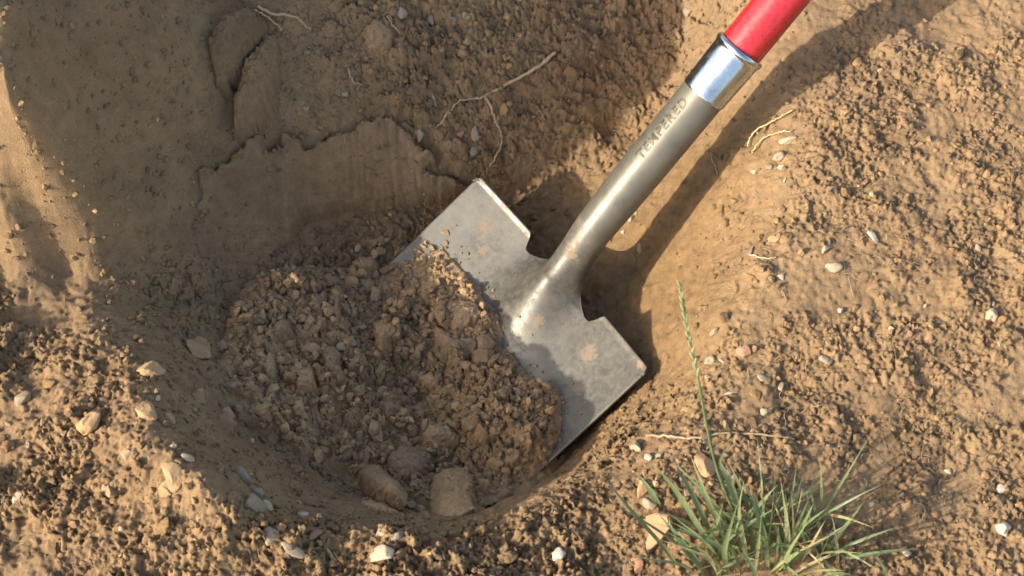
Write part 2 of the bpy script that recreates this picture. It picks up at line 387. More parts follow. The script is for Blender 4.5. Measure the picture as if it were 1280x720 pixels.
def rbf_eval(X, Y):
    Q = np.column_stack([X.ravel(), Y.ravel()]); n = len(PX); out = np.zeros((len(Q), 3))
    for s in range(0, len(Q), 20000):
        q = Q[s:s + 20000]
        K = np.sqrt(((q[:, None] - PX[None]) ** 2).sum(2))
        out[s:s + 20000] = K @ COEF[:n] + COEF[n] + q @ COEF[n + 1:]
    return out.reshape(X.shape + (3,))
# coarse lattice, then bilinear
LX = np.arange(-1.0, 1.0001, 0.008); LY = np.arange(-0.85, 0.9501, 0.008)
lat = rbf_eval(*np.meshgrid(LX, LY))
for _ in range(1):
    lat[1:-1, 1:-1] = (lat[1:-1, 1:-1] * 4 + lat[:-2, 1:-1] + lat[2:, 1:-1] + lat[1:-1, :-2] + lat[1:-1, 2:]) / 8
def bil(F, gx, gy, X, Y):
    fx = np.clip((X - gx[0]) / (gx[1] - gx[0]), 0, len(gx) - 1.001); fy = np.clip((Y - gy[0]) / (gy[1] - gy[0]), 0, len(gy) - 1.001)
    ix = fx.astype(int); iy = fy.astype(int); u = fx - ix; v = fy - iy
    if F.ndim == 3: u = u[..., None]; v = v[..., None]
    return F[iy, ix] * (1 - u) * (1 - v) + F[iy, ix + 1] * u * (1 - v) + F[iy + 1, ix] * (1 - u) * v + F[iy + 1, ix + 1] * u * v

def crumbs(X, Y, seed, coarse=1.0):
    """piled crumbs and clods as relief, in metres at roughness 1"""
    wx = X + 0.004 * pnoise(X * 90, Y * 90, seed) + 0.0016 * pnoise(X * 300, Y * 300, seed + 1)
    wy = Y + 0.004 * pnoise(X * 90 + 31, Y * 90 - 17, seed + 2) + 0.0016 * pnoise(X * 300 + 9, Y * 300, seed + 3)
    out = 0.010 * coarse * fbm(X * 22, Y * 22, 4, seed + 5)
    for i, (s, a, keep) in enumerate(((0.026, 0.20, 0.40), (0.014, 0.30, 0.5), (0.0078, 0.36, 0.7), (0.0046, 0.40, 1.0), (0.0030, 0.36, 1.0))):
        f1, f2, rid, gx, gy = worley(wx / s + 5.7 * i, wy / s - 2.2 * i, seed + 11 * i)
        on = smooth(1 - keep - 0.06, 1 - keep + 0.06, (rid * 7.13) % 1.0) if keep < 1 else 1.0
        edge = smooth(0.0, 0.13, f2 - f1)
        dome = np.sqrt(np.clip(1 - (f1 / 0.95) ** 2, 0, 1))
        tilt = (gx * np.cos(rid * 40) + gy * np.sin(rid * 40)) * 1.15
        h = edge * (0.40 + 0.25 * dome + 0.75 * rid + tilt)
        out = out + (coarse if i < 2 else 1.0) * a * s * on * (h - 0.35)
    return out

STEP = 0.0015
cx = np.arange(-0.74, 0.7401, STEP); cy = np.arange(-0.54, 0.6001, STEP)
grow = 0.004 * 1.45 ** np.arange(1, 24); grow = np.cumsum(grow)
GX = np.concatenate([cx[0] - grow[::-1], cx, cx[-1] + grow]); GY = np.concatenate([cy[0] - grow[::-1], cy, cy[-1] + grow])
XX, YY = np.meshgrid(GX, GY)
def ground_fields(X, Y):
    b = bil(lat, LX, LY, X, Y)
    z = b[..., 0]; R = np.clip(b[..., 1], 0, 1); C = np.clip(b[..., 2], 0, 1)
    far = smooth(0.75, 1.6, np.maximum(np.abs(X), np.abs(Y)))
    z = z * (1 - far)
    R = R * (1 - 0.9 * smooth(0.0, 0.05, np.maximum(np.maximum(np.abs(X) - 0.72, Y - 0.58), -0.52 - Y)))
    R = np.clip(R + 0.25 * fbm(X * 30, Y * 30, 3, 60) * (R > 0.12), 0.03, 1.1)
    R = R * (1 - 0.72 * smooth(-0.04, -0.01, z) * np.maximum(smooth(0.05, 0.14, X), smooth(-0.30, -0.40, X)) * smooth(-0.08, 0.28, fbm(X * 11, Y * 11, 4, 66)))
    C = np.clip(C + 0.35 * fbm(X * 18, Y * 18, 4, 70), 0, 1)
    return z, R, C
def at_base(a, b):
    q = at(a, b, -0.05)
    for _ in range(12):
        zb = float(bil(lat, LX, LY, np.array([q[0]]), np.array([q[1]]))[0, 0]); q = at(a, b, 0.5 * zb + 0.5 * q[2])
    return q
CUT = np.array([at_base(a, b)[:2] for a, b in [(250,215),(288,200),(300,186),(318,170),(332,176),(337,192),(348,188),(356,170),(372,170),(381,190),(398,180),(420,168),(440,166),(452,158),(470,148),(492,152),(505,165),(520,182),(540,190),(544,204),(530,216),(560,224),(588,234),(572,246),(520,252),(440,260),(385,270),(335,330),(290,370),(240,330)]])
def poly_sdf(X, Y, P):
    d = np.full(X.shape, 9.0); ins = np.zeros(X.shape, bool)
    for (x0, y0), (x1, y1) in zip(P, np.roll(P, -1, 0)):
        ex, ey = x1 - x0, y1 - y0
        t = np.clip(((X - x0) * ex + (Y - y0) * ey) / (ex * ex + ey * ey), 0, 1)
        d = np.minimum(d, np.hypot(X - x0 - t * ex, Y - y0 - t * ey))
        ins ^= ((y0 > Y) != (y1 > Y)) & (X < ex * (Y - y0) / (ey + 1e-12) + x0)
    return np.where(ins, d, -d)
def ground_height(X, Y):
    z, R, C = ground_fields(X, Y)
    wx = X + 0.004 * fbm(X * 100, Y * 100, 4, 41); wy = Y + 0.004 * fbm(X * 100 + 5, Y * 100, 4, 42)
    cs = poly_sdf(wx, wy, CUT)
    tp = smooth(CUT[:, 1].min() + 0.03, CUT[:, 1].min() + 0.11, Y)      # proud at the lip, fading down the face
    z = z + tp * (0.0095 * smooth(-0.002, 0.005, cs) - 0.007 * smooth(-0.020, -0.004, cs) * (cs < 0.0))
    R = R * (1 - 0.80 * smooth(0.0, 0.006, cs) * (0.35 + 0.65 * tp)); C = C * (1 - 0.3 * (cs > 0))
    # relief runs along the walls, not just across the plan
    zb = z; U = X + 0.22 * zb * np.tanh((X - 0.02) / 0.10); W = Y + 0.55 * zb * np.tanh((Y + 0.06) / 0.10)
    lvl = smooth(-0.06, -0.015, zb) * (0.45 + 0.55 * smooth(0.05, 0.12, X))                # trodden, finer ground beside the hole
    gzy, gzx = np.gradient(lat[..., 0], LY[1] - LY[0]); slp2 = bil(gzx ** 2 + gzy ** 2, LX, LY, X, Y)
    cr = crumbs(U, W, 100) * (1.5 - 1.0 * lvl) / (1 + 0.9 * slp2 * smooth(-0.10, -0.22, X))
    f1, f2, rid, gx, gy = worley(U / 0.0065 + 0.3 * pnoise(U * 200, W * 200, 9), W / 0.0065, 333)
    cr = cr - (0.0062 - 0.0045 * lvl) * smooth(0.42, 0.15, f1) * (rid > 0.5) * (1 - 0.9 * smooth(0.35, 0.9, slp2))
    cr = cr + 0.0024 * (np.abs(pnoise(U * 210, W * 210, 21)) - 0.3) + 0.0016 * (np.abs(pnoise(U * 420, W * 420, 22)) - 0.3)
    z = z + 0.0034 * fbm(X * 170 + 0.3 * fbm(X * 20, Y * 20, 2, 91), Y * 14, 3, 92) * smooth(0.0, 0.006, cs)
    # ragged lip of the spade cut and slumped steps in the walls
    ln = fbm(U * 9, W * 9, 4, 40)
    z = z + 0.012 * ln * R
    z = z + R ** 1.3 * cr * 1.05
    sm = (1 - R)
    f1, f2, rid, gx, gy = worley(U / 0.010, W / 0.010, 300)
    pit = -0.0022 * smooth(0.30, 0.05, f1) * (rid > 0.55)
    z = z + sm * (pit + 0.0022 * fbm(U * 120, W * 120, 4, 310) + 0.0050 * fbm(U * 26, W * 26, 3, 320) - 0.004 * smooth(0.10, 0.02, np.abs(fbm(U * 20, W * 20, 3, 330))) * smooth(0.1, 0.4, fbm(U * 14, W * 14, 2, 331)))
    # room for the blade
    lx, ly, bz = to_blade(X, Y)
    m = 0.006
    d = np.maximum(np.maximum(np.abs(lx) - HW, ly), -BL - ly)           # <0 inside the blade's outline
    lim = bz - 0.012
    z = np.where(d < 0.004, np.minimum(z, lim), z)
    ease = smooth(0.02, 0.003, d) * (d >= 0.004)
    z = np.where(z > lim, z * (1 - 0.55 * ease) + lim * 0.55 * ease, z)
    return z, R, C
GZ, GR, GC = ground_height(XX, YY)
inner = (np.abs(XX) < 0.75) & (np.abs(YY) < 0.7)
V = np.column_stack([XX.ravel(), YY.ravel(), GZ.ravel()])
me = mesh_np('ground', V, grid_faces(len(GX), len(GY)))
attr(me, 'clay', GC.ravel())
attr(me, 'tint', np.clip(0.5 + 0.28 * fbm(XX * 60, YY * 60, 4, 500), 0, 0.9).ravel())
ground = tag(obj('ground', me, M['soil']), 'brown earth with a freshly dug hole', None, None, 'structure')

i0 = len(grow); Zc = GZ[i0:i0 + len(cy), i0:i0 + len(cx)]; Rc = GR[i0:i0 + len(cy), i0:i0 + len(cx)]; Cc = GC[i0:i0 + len(cy), i0:i0 + len(cx)]
def gz(X, Y): return bil(Zc, cx, cy, np.asarray(X, float), np.asarray(Y, float))

# ------------------------------------------------------------------ heap of loose soil on the blade
HPX = [(504,322),(522,316),(540,320),(552,314),(566,330),(582,346),(597,368),(606,388),(622,404),(628,424),(622,440),(640,456),(655,472),(672,486),(688,498),(700,512),(698,535),(699,556),(690,580),(676,600),(640,622),(600,640),(560,656),(505,646),(450,620),(385,598),(325,572),(298,535),(294,480),(300,425),(325,372),(365,340),(420,330),(455,322),(485,330)]
HP = np.array([at(a, b, -0.155)[:2] for a, b in HPX])
hx = np.arange(HP[:, 0].min() - 0.03, HP[:, 0].max() + 0.03, 0.0015); hy = np.arange(HP[:, 1].min() - 0.03, HP[:, 1].max() + 0.03, 0.0015)
HX, HY = np.meshgrid(hx, hy)
sdf = poly_sdf(HX + 0.003 * fbm(HX * 120, HY * 120, 3, 5), HY + 0.003 * fbm(HX * 120 + 7, HY * 120, 3, 6), HP)
lx, ly, bz = to_blade(HX, HY)
dbl = np.maximum(np.maximum(np.abs(lx) - HW, ly), -BL - ly)
base_g = bil(lat, LX, LY, HX, HY)[..., 0]
sup = np.where(dbl < 0, bz, base_g)
wgt = smooth(0.02, -0.02, dbl)
bzc = np.clip(bz, -0.26, 0)
sup_s = np.maximum(base_g, bzc * wgt + base_g * (1 - wgt))
onb = smooth(-0.03, 0.02, ly + 0.12)
cor = at(530, 325, -0.155)
thick = (0.034 + 0.022 * smooth(-0.06, -0.16, HX)) * (0.28 + 0.72 * smooth(0.01, 0.11, np.hypot(HX - cor[0], HY - cor[1]))) * (1 - np.exp(-np.clip(sdf, 0, 1) / 0.034)) + np.where(sdf < 0, sdf * 1.6, 0)
HZ = sup_s + thick + 0.002
HZ = HZ + (0.25 + 0.75 * smooth(-0.002, 0.02, sdf)) * crumbs(HX, HY, 700, 1.5) * 1.25 * (0.35 + 0.65 * smooth(0.01, 0.09, np.hypot(HX - cor[0], HY - cor[1])))
print('heap z', np.nanmin(HZ[sdf > 0]), np.nanmax(HZ[sdf > 0]))
low = np.where(dbl < 0.0, bz, gz(HX, HY)) - 0.010
Fh = grid_faces(len(hx), len(hy)); keepf = (HZ.ravel() > low.ravel())[Fh].any(1) & (sdf.ravel() > -0.012)[Fh].all(1)
Fh = Fh[keepf]; used = np.unique(Fh); rem = np.full(HX.size, -1); rem[used] = np.arange(len(used))
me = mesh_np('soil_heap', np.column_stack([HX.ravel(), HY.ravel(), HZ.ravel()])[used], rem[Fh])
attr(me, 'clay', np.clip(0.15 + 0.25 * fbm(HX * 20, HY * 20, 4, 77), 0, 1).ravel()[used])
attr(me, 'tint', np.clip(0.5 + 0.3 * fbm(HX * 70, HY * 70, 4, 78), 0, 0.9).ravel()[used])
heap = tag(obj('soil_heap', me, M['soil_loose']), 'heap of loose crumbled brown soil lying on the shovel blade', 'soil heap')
def hz_at(X, Y):
    z = bil(HZ, hx, hy, X, Y); s = bil(sdf, hx, hy, X, Y)
    inside = (X > hx[0]) & (X < hx[-1]) & (Y > hy[0]) & (Y < hy[-1]) & (s > -0.004)
    return np.where(inside, z, -9.0)
def top_z(X, Y, blade=True):
    X = np.asarray(X, float); Y = np.asarray(Y, float)
    z = np.maximum(gz(X, Y), hz_at(X, Y))
    if blade:
        lx, ly, bz = to_blade(X, Y)
        z = np.where((np.abs(lx) < HW) & (ly < -0.014) & (ly > -BL), np.maximum(z, bz), z)
    return z
def hit(px, py):
    d = FWD + RGT * ((px - 640) / FPX) + UPV * ((360 - py) / FPX)
    zz = np.linspace(0.3, -0.32, 1200); t = (zz - CAMP[2]) / d[2]
    P = CAMP + d * t[:, None]
    k = np.argmax(P[:, 2] <= top_z(P[:, 0], P[:, 1]))
    return P[k]

# ------------------------------------------------------------------ the shovel
SM = Matrix(((SW[0], SD[0], SN[0], SO[0]), (SW[1], SD[1], SN[1], SO[1]), (SW[2], SD[2], SN[2], SO[2]), (0, 0, 0, 1)))
shovel = empty('shovel'); shovel.matrix_world = SM
tag(shovel, 'square steel shovel with red handle, its blade sunk in the hole', 'shovel')
TH = math.radians(13.2)
AX = np.array([0, math.cos(TH), math.sin(TH)])                    # the shaft, in blade coordinates
AC = np.array([0, 0.0, 0.0150])                                   # its line passes here
AU = np.array([0, -math.sin(TH), math.cos(TH)])
def ring(s, r, t, span):
    a = t * span
    c = AC + AX * s + AU * (0.008 * (1 - math.exp(-max(s + 0.016, 0) / 0.035)) - 0.002)
    return c[None] + r * np.sin(a)[:, None] * np.array([1, 0, 0])[None] + r * np.cos(a)[:, None] * AU[None]
NC = 0.045
xs_mid = np.linspace(-NC, NC, 121)
xs_wing = np.concatenate([np.linspace(NC, NC + 0.019, 34)[1:], np.linspace(NC + 0.019, HW, 46)[1:]])
xs = np.concatenate([-xs_wing[::-1], xs_mid, xs_wing])
def ytop(x):
    ax = np.abs(x); return -0.015 + 0.015 * smooth(NC + 0.0060, NC + 0.0170, ax)
NR = 170
s = np.linspace(0, 1, NR)
Yg = -BL + s[:, None] * (ytop(xs)[None] + BL)
Xg = np.broadcast_to(xs[None], Yg.shape)
corner = 0.006 * np.clip((np.abs(Xg) - (HW - 0.004)) / 0.004, 0, 1) ** 2 * (s[:, None] > 0.98)
Zg = blade_z(Xg, Yg)
# turned-up tread along the shoulders
Zg = Zg + 0.0014 * smooth(-0.006, -0.001, Yg) * (np.abs(Xg) > NC)
Bv = np.column_stack([Xg.ravel(), (Yg - corner).ravel(), Zg.ravel()])
Bf = grid_faces(len(xs), NR)
# neck grown from the middle of the top row
j0 = len(xs_wing); mid = np.arange(j0, j0 + len(xs_mid)); t = np.linspace(-1, 1, len(xs_mid))
first = Bv[(NR - 1) * len(xs) + mid]
K = 26; rows = [((NR - 1) * len(xs) + mid)]; verts = [Bv]; cnt = len(Bv); SPAN = math.radians(168)
r_neck = lambda sa: float(np.interp(sa, [-0.016, 0.02, 0.05, 0.09, 0.13, 0.21], [0.0160, 0.0168, 0.0185, 0.0200, 0.0206, 0.0208]))
NECK_END = 0.058
for k in range(1, K + 1):
    q = k / K
    bx = 1 - (1 - q) ** 2.1; b = float(smooth(-0.05, 0.9, q)) if q < 1 else 1.0
    sa = -0.016 + (NECK_END + 0.016) * q
    tgt = ring(sa, float(r_neck(sa)), t, SPAN)
    st = first + np.array([0, 1, 0.02])[None] * (0.030 * q)
    ring_pts = st * (1 - b) + tgt * b; ring_pts[:, 0] = st[:, 0] * (1 - bx) + tgt[:, 0] * bx
    verts.append(ring_pts); rows.append(np.arange(cnt, cnt + len(t))); cnt += len(t)
Nf = []
for a, b in zip(rows[:-1], rows[1:]):
    Nf.append(np.stack([a[:-1], a[1:], b[1:], b[:-1]], 1))
me = mesh_np('blade', np.vstack(verts), np.vstack([Bf] + Nf), True)
blade = obj('blade', me, M['steel'], shovel)
sol = blade.modifiers.new('thickness', 'SOLIDIFY'); sol.thickness = 0.0022; sol.offset = -1
tag(blade, 'worn grey steel blade with mud stains')
def lathe(name, prof, mat, n=72, seam=False):
    """rings along the shaft line; prof = (distance, radius)"""
    t = np.linspace(-1, 1, n + 1)[:-1]; vs = [ring(a, r, t, math.pi) for a, r in prof]
    F = []
    for k in range(len(prof) - 1):
        i = np.arange(n); F.append(np.stack([k * n + i, k * n + (i + 1) % n, (k + 1) * n + (i + 1) % n, (k + 1) * n + i], 1))
    return obj(name, mesh_np(name, np.vstack(vs), np.vstack(F)), mat, shovel)
S_COL = 0.2115; C_LEN = 0.054
prof = [(a, float(r_neck(a)) + 0.0001) for a in np.linspace(NECK_END - 0.004, S_COL + 0.004, 60)]
socket = lathe('socket', prof, M['socket'])
tag(socket, 'brownish steel tube stamped with the word TEMPERED')
R0, R1 = 0.0218, 0.0233
prof = [(S_COL, 0.0206), (S_COL, R0 - 0.0003), (S_COL + 0.0006, R0)] + [(S_COL + x, R0 + (R1 - R0) * x / C_LEN) for x in np.linspace(0.002, C_LEN - 0.0075, 12)] \
     + [(S_COL + C_LEN - 0.0065, R1), (S_COL + C_LEN - 0.0055, R1 + 0.0007), (S_COL + C_LEN - 0.004, R1 + 0.0013), (S_COL + C_LEN - 0.002, R1 + 0.0012), (S_COL + C_LEN - 0.0005, R1 + 0.0004), (S_COL + C_LEN, R1 - 0.0008), (S_COL + C_LEN - 0.001, 0.0203)]
ferrule = lathe('ferrule', prof, M['ferrule']); tag(ferrule, 'shiny zinc collar around the foot of the red handle')
HL = 1.05
prof = [(S_COL + C_LEN - 0.012, 0.0206), (S_COL + C_LEN, 0.0207)] + [(S_COL + C_LEN + x, 0.0207 - 0.0012 * x) for x in np.linspace(0.02, HL, 30)] \
     + [(S_COL + C_LEN + HL + 0.006, 0.013), (S_COL + C_LEN + HL + 0.009, 0.007), (S_COL + C_LEN + HL + 0.0095, 0.0002)]
handle = lathe('handle', prof, M['red_handle']); tag(handle, 'glossy red lacquered handle')
# stamped word on the socket
fc = bpy.data.curves.new('lettering', 'FONT'); fc.body = 'TEMPERED'; fc.size = 0.0118; fc.extrude = 0.0009; fc.space_character = 1.18
fc.bevel_depth = 0.00025; fc.resolution_u = 3; fc.offset = 0.0002
fo = bpy.data.objects.new('lettering_source', fc); COL.objects.link(fo)
bpy.context.view_layer.update()
lm = bpy.data.meshes.new_from_object(fo.evaluated_get(bpy.context.evaluated_depsgraph_get()))
bpy.data.objects.remove(fo); bpy.data.curves.remove(fc)
co = np.zeros(len(lm.vertices) * 3, np.float32); lm.vertices.foreach_get('co', co); co = co.reshape(-1, 3)
wt = co[:, 0].max()
S0 = 0.134; LSC = 0.067 / wt
A0 = math.radians(2)
sa = S0 + co[:, 0] * LSC
rr = np.array([float(r_neck(a)) for a in sa]) + 0.00005 + np.clip(co[:, 2], -0.001, 0.001) * 0.55
ang = A0 - (co[:, 1] - 0.004) / 0.0206
newc = AC[None] + AX[None] * sa[:, None] + AU[None] * (0.006 - 0.008 * np.exp(-(sa + 0.016) / 0.035))[:, None] + (rr * np.sin(ang))[:, None] * np.array([1, 0, 0]) + (rr * np.cos(ang))[:, None] * AU[None]
lm.vertices.foreach_set('co', newc.astype(np.float32).ravel()); lm.update()
lettering = obj('lettering', lm, M['letter'], shovel); tag(lettering, 'raised letters reading TEMPERED along the tube')
for nm, P in (('A', (-HW, 0, blade_z(-HW, 0))), ('B', (HW, 0, blade_z(HW, 0))), ('tipR', (HW, -BL, 0)), ('neck', ring(.03, .0, np.array([0.]), 1)[0]), ('col0', ring(S_COL, 0, np.array([0.]), 1)[0]), ('col1', ring(S_COL + C_LEN, 0, np.array([0.]), 1)[0])):
    wp = SM @ Vector(P); print(nm, [round(v, 1) for v in w2p(np.array(wp))], round(wp.z, 3))

# ------------------------------------------------------------------ clods and stones
def ico(sub):
    import bmesh
    bm = bmesh.new(); bmesh.ops.create_icosphere(bm, subdivisions=sub, radius=1.0)
    v = np.array([x.co[:] for x in bm.verts]); f = np.array([[q.index for q in x.verts] for x in bm.faces]); bm.free(); return v, f
I1, F1 = ico(1); I2, F2 = ico(2); I3, F3 = ico(3); I4, F4 = ico(4)
def n3(v, s, seed):
    return (pnoise(v[:, 0] * s + 3.1 * seed, v[:, 1] * s + 1.7 * seed, seed) + pnoise(v[:, 1] * s + 9 + seed, v[:, 2] * s - seed, seed + 1) + pnoise(v[:, 2] * s - 4 + seed, v[:, 0] * s + seed, seed + 2)) / 1.7
def rock(seed, base, angular=0.5, lump=0.2, grain=0.05, shape=(1, 0.8, 0.6), cuts=9):
    r = np.random.default_rng(seed); v, f = base; v = v.copy()
    v = v * (1 + lump * n3(v, 1.3, seed))[:, None]
    for _ in range(cuts):
        nrm = unit(r.normal(size=3)); c = r.uniform(0.45, 0.88) + (1 - angular) * 0.35
        d = v @ nrm - c
        v = v - np.where(d > 0, d * 0.96, 0)[:, None] * nrm
    v = v * (1 + grain * (n3(v, 4.2, seed + 50) + 0.6 * n3(v, 9.5, seed + 90)))[:, None]
    return v * np.array(shape), f
def rock_mesh(name, seed, base=(I3, F3), mat=None, flatless=True, **k):
    v, f = rock(seed, base, **k); me = mesh_np(name, v, f, flatless); me.materials.append(mat); return me
shapes = [(1, .8, .55), (1, .55, .45), (1, .9, .8), (1, .75, .35), (1, .62, .6)]
CLOD = {}
for key in ('clod_top', 'clod_heap', 'clod_clay'):
    CLOD[key] = [rock_mesh('clod', 900 + i, (I3, F3), M[key], False, angular=1.0, lump=0.4, grain=0.06, shape=shapes[i % 5], cuts=11) for i in range(10)]
PEB = {}
for key in ('white', 'cream', 'grey', 'tan', 'brick', 'red'):
    PEB[key] = [rock_mesh('pebble', 400 + 7 * i + len(key), (I3, F3), M[key], key not in ('brick', 'red'), angular=1.0 if key in ('brick', 'red', 'tan') else 0.72 + 0.14 * (i % 3), lump=0.5, grain=0.05, shape=shapes[(i + 2) % 5], cuts=9) for i in range(5)]
def surf_normal(x, y, e=0.006):
    zx = (top_z(x + e, y) - top_z(x - e, y)) / (2 * e); zy = (top_z(x, y + e) - top_z(x, y - e)) / (2 * e)
    return Vector((-float(zx), -float(zy), 1)).normalized()
def place(name, me, P, size, rng, sink=0.25, rot=None, flat=True, scale=None):
    o = bpy.data.objects.new(name, me); link(o)
    n = surf_normal(P[0], P[1], max(0.006, size)) if flat else Vector((0, 0, 1))
    q = n.to_track_quat('Z', 'Y')
    spin = Matrix.Rotation(rng.uniform(0, 6.283) if rot is None else rot, 4, 'Z')
    til = Matrix.Rotation(rng.normal() * 0.30, 4, 'X')
    sc = scale or (size * rng.uniform(0.85, 1.15), size * rng.uniform(0.8, 1.15), size * rng.uniform(0.8, 1.2))
    h = sc[2] * 0.5
    o.matrix_world = Matrix.Translation(Vector(P) + n * (h * (1 - 2 * sink))) @ q.to_matrix().to_4x4() @ spin @ til @ Matrix.Diagonal((sc[0], sc[1], sc[2], 1))
    return o
PXM = 0.00075
# stones that stand out: px, py, half length in px, kind, name, label, category
stones = [
 (975,196,8,'cream','pebble','larger cream pebble of the group at the right edge','pebble'),
 (977,209,6,'white','pebble','white pebble just below the cream one at the right edge','pebble'),
 (945,215,7,'cream','pebble','flat cream pebble at the hole rim right of the handle shadow','pebble'),
 (964,209,6,'tan','pebble','tan pebble between two cream pebbles at the right edge','pebble'),
 (981,226,4,'white','pebble','tiny white pebble lowest of the group at the right edge','pebble'),
 (984,176,10,'cream','pebble','long upright cream stone above the pebbles at the right edge','stone'),
 (938,316,9,'tan','pebble','tan knobbly stone beside a thin root on the right ground','stone'),
 (976,346,6,'white','pebble','bright white pebble by itself on the right ground','pebble'),
 (968,300,8,'brick','pebble','orange brown stone on the right ground above the white pebble','stone'),
 (903,452,5,'white','pebble','small bright white pebble behind the grass seed head','pebble'),
 (889,452,7,'cream','pebble','round cream pebble touching the small white one','pebble'),
 (884,472,5,'cream','pebble','small cream pebble right beside the grass stalk','pebble'),
 (913,491,8,'white','pebble','flat white chip of stone right of the grass stalk','stone'),
 (953,473,6,'cream','pebble','pale blocky pebble right of the white chip','pebble'),
 (975,484,6,'cream','pebble','cream pebble near the right edge at mid height of grass','pebble'),
 (955,516,6,'cream','pebble','yellowish pebble above the dry twig','pebble'),
 (879,549,6,'white','pebble','white pebble under the dry twig beside the stalk','pebble'),
 (795,559,12,'cream','stone','pale upright block of stone on the ground above the grass','stone'),
 (811,573,6,'white','pebble','small white pebble next to the pale block','pebble'),
 (826,571,7,'tan','pebble','tan pebble right of the small white one','pebble'),
 (882,584,15,'brick','brick_fragment','orange brick fragment with grey top behind the grass blades','brick fragment'),
 (857,607,15,'tan','stone','flat tan stone under the grass blades','stone'),
 (803,614,11,'brick','brick_fragment','dull orange chip left of the grass tuft','brick fragment'),
 (812,632,8,'tan','stone','tan stone just above the broken orange brick flake','stone'),
 (915,603,10,'tan','stone','pale brown stone right of the orange brick fragment','stone'),
 (699,694,8,'white','pebble','pale oval pebble alone on the bottom ground','pebble'),
 (797,707,12,'brick','stone','orange stone at the bottom edge left of the grass','stone'),
 (380,645,9,'white','pebble','shiny white pebble on the lower rim of the hole','pebble'),
 (366,687,13,'cream','pebble','long cream stone standing in the lit soil at bottom left','stone'),
 (374,690,11,'grey','pebble','grey sliver of stone leaning on the long cream stone','stone'),
 (340,672,11,'tan','stone','rounded tan stone left of the long cream stone','stone'),
 (393,668,11,'red','stone','reddish stone below the shiny white pebble','stone'),
 (316,632,15,'tan','stone','large tan stone on the lower left rim','stone'),
 (333,634,8,'cream','pebble','cream pebble right of the large tan rim stone','pebble'),
 (303,598,12,'grey','stone','greyish stone on the left rim of the hole','stone'),
 (322,617,9,'grey','pebble','grey pebble above the large tan rim stone','pebble'),
 (480,692,16,'cream','stone','pale lumpy stone at the bottom rim','stone'),
 (479,668,9,'grey','pebble','bluish grey pebble on the bottom rim','pebble'),
 (497,672,8,'grey','pebble','round grey pebble right of the bluish one on the bottom rim','pebble'),
 (415,697,9,'cream','pebble','thin cream stone at the bottom edge','stone'),
 (502,17,9,'grey','pebble','grey pebble at the top edge','pebble'),
 (538,26,9,'tan','pebble','tan oval pebble near the top edge','pebble'),
 (566,22,8,'grey','pebble','pale grey pebble near the top edge','pebble'),
 (585,21,6,'grey','pebble','small grey pebble right of the pale one near the top edge','pebble'),
 (542,122,4,'white','pebble','tiny white pebble in the shaded far wall','pebble'),
 (431,117,5,'cream','pebble','cream pebble in the shaded rooty soil','pebble'),
 (576,167,6,'red','pebble','reddish pebble in the far wall left of the hanging root','pebble'),
 (594,168,12,'tan','stone','tan stone in the far wall beside the hanging root','stone'),
 (592,189,9,'grey','pebble','greyish pebble just left of the hanging root','pebble'),
 (524,168,11,'grey','pebble','grey oval pebble above the smooth spade cut','pebble'),
 (427,434,9,'cream','pebble','pale pebble under a flat clod on the heap','pebble'),
 (442,429,6,'grey','pebble','grey pebble at the end of the flat clod on the heap','pebble'),
 (495,400,6,'cream','pebble','cream pebble in the middle of the shaded heap','pebble'),
 (551,375,7,'tan','pebble','tan pebble near the top edge of the heap','pebble'),
 (606,400,5,'cream','pebble','pale pebble at the sunny edge of the heap','pebble'),
 (788,272,6,'white','pebble','whitish pebble in the pocket of the sunlit wall','pebble'),
 (795,265,6,'tan','pebble','brown pebble in the pocket of the sunlit wall','pebble'),
 (780,290,5,'white','pebble','tiny white pebble below the socket in the sunlit wall','pebble'),
 (800,312,7,'tan','stone','dull brown stone inside the shadow of the shovel neck','stone'),
 (894,415,8,'tan','stone','tan lump on the edge of the sunlit wall','stone'),
 (931,440,9,'red','stone','brick red stone on the right ground','stone'),
 (660,48,9,'grey','pebble','grey pebble in the far wall near the long root','pebble'),
 (860,15,8,'tan','pebble','tan pebble at the top edge left of the red handle','pebble'),
 (335,520,9,'red','pebble','dull red pebble at the shaded left of the heap','pebble'),
]
SHAPED = {(366,687): (14, 7, 6, 112), (374,690): (13, 5, 4, 100), (984,176): (12, 5, 5, 105), (795,559): (14, 10, 9, 68), (913,491): (9, 5, 3, -10), (415,697): (11, 4, 4, 30), (938,316): (11, 8, 6, 10), (393,668): (13, 8, 7, 95), (857,607): (17, 9, 6, 5), (882,584): (17, 13, 10, 0), (380,645): (10, 8, 6, -40)}
rs = np.random.default_rng(21)
for i, (a, b, r, k, nm, lab, cat) in enumerate(stones):
    P = hit(a, b)
    ov = SHAPED.get((a, b))
    o = place(nm, PEB[k][i % 5], P, r * PXM * 1.02, rs, sink=0.30, rot=math.radians(ov[3]) if ov else None, scale=tuple(q * PXM for q in ov[:3]) if ov else None)
    tag(o, lab, cat, 'scattered pebbles and stones')
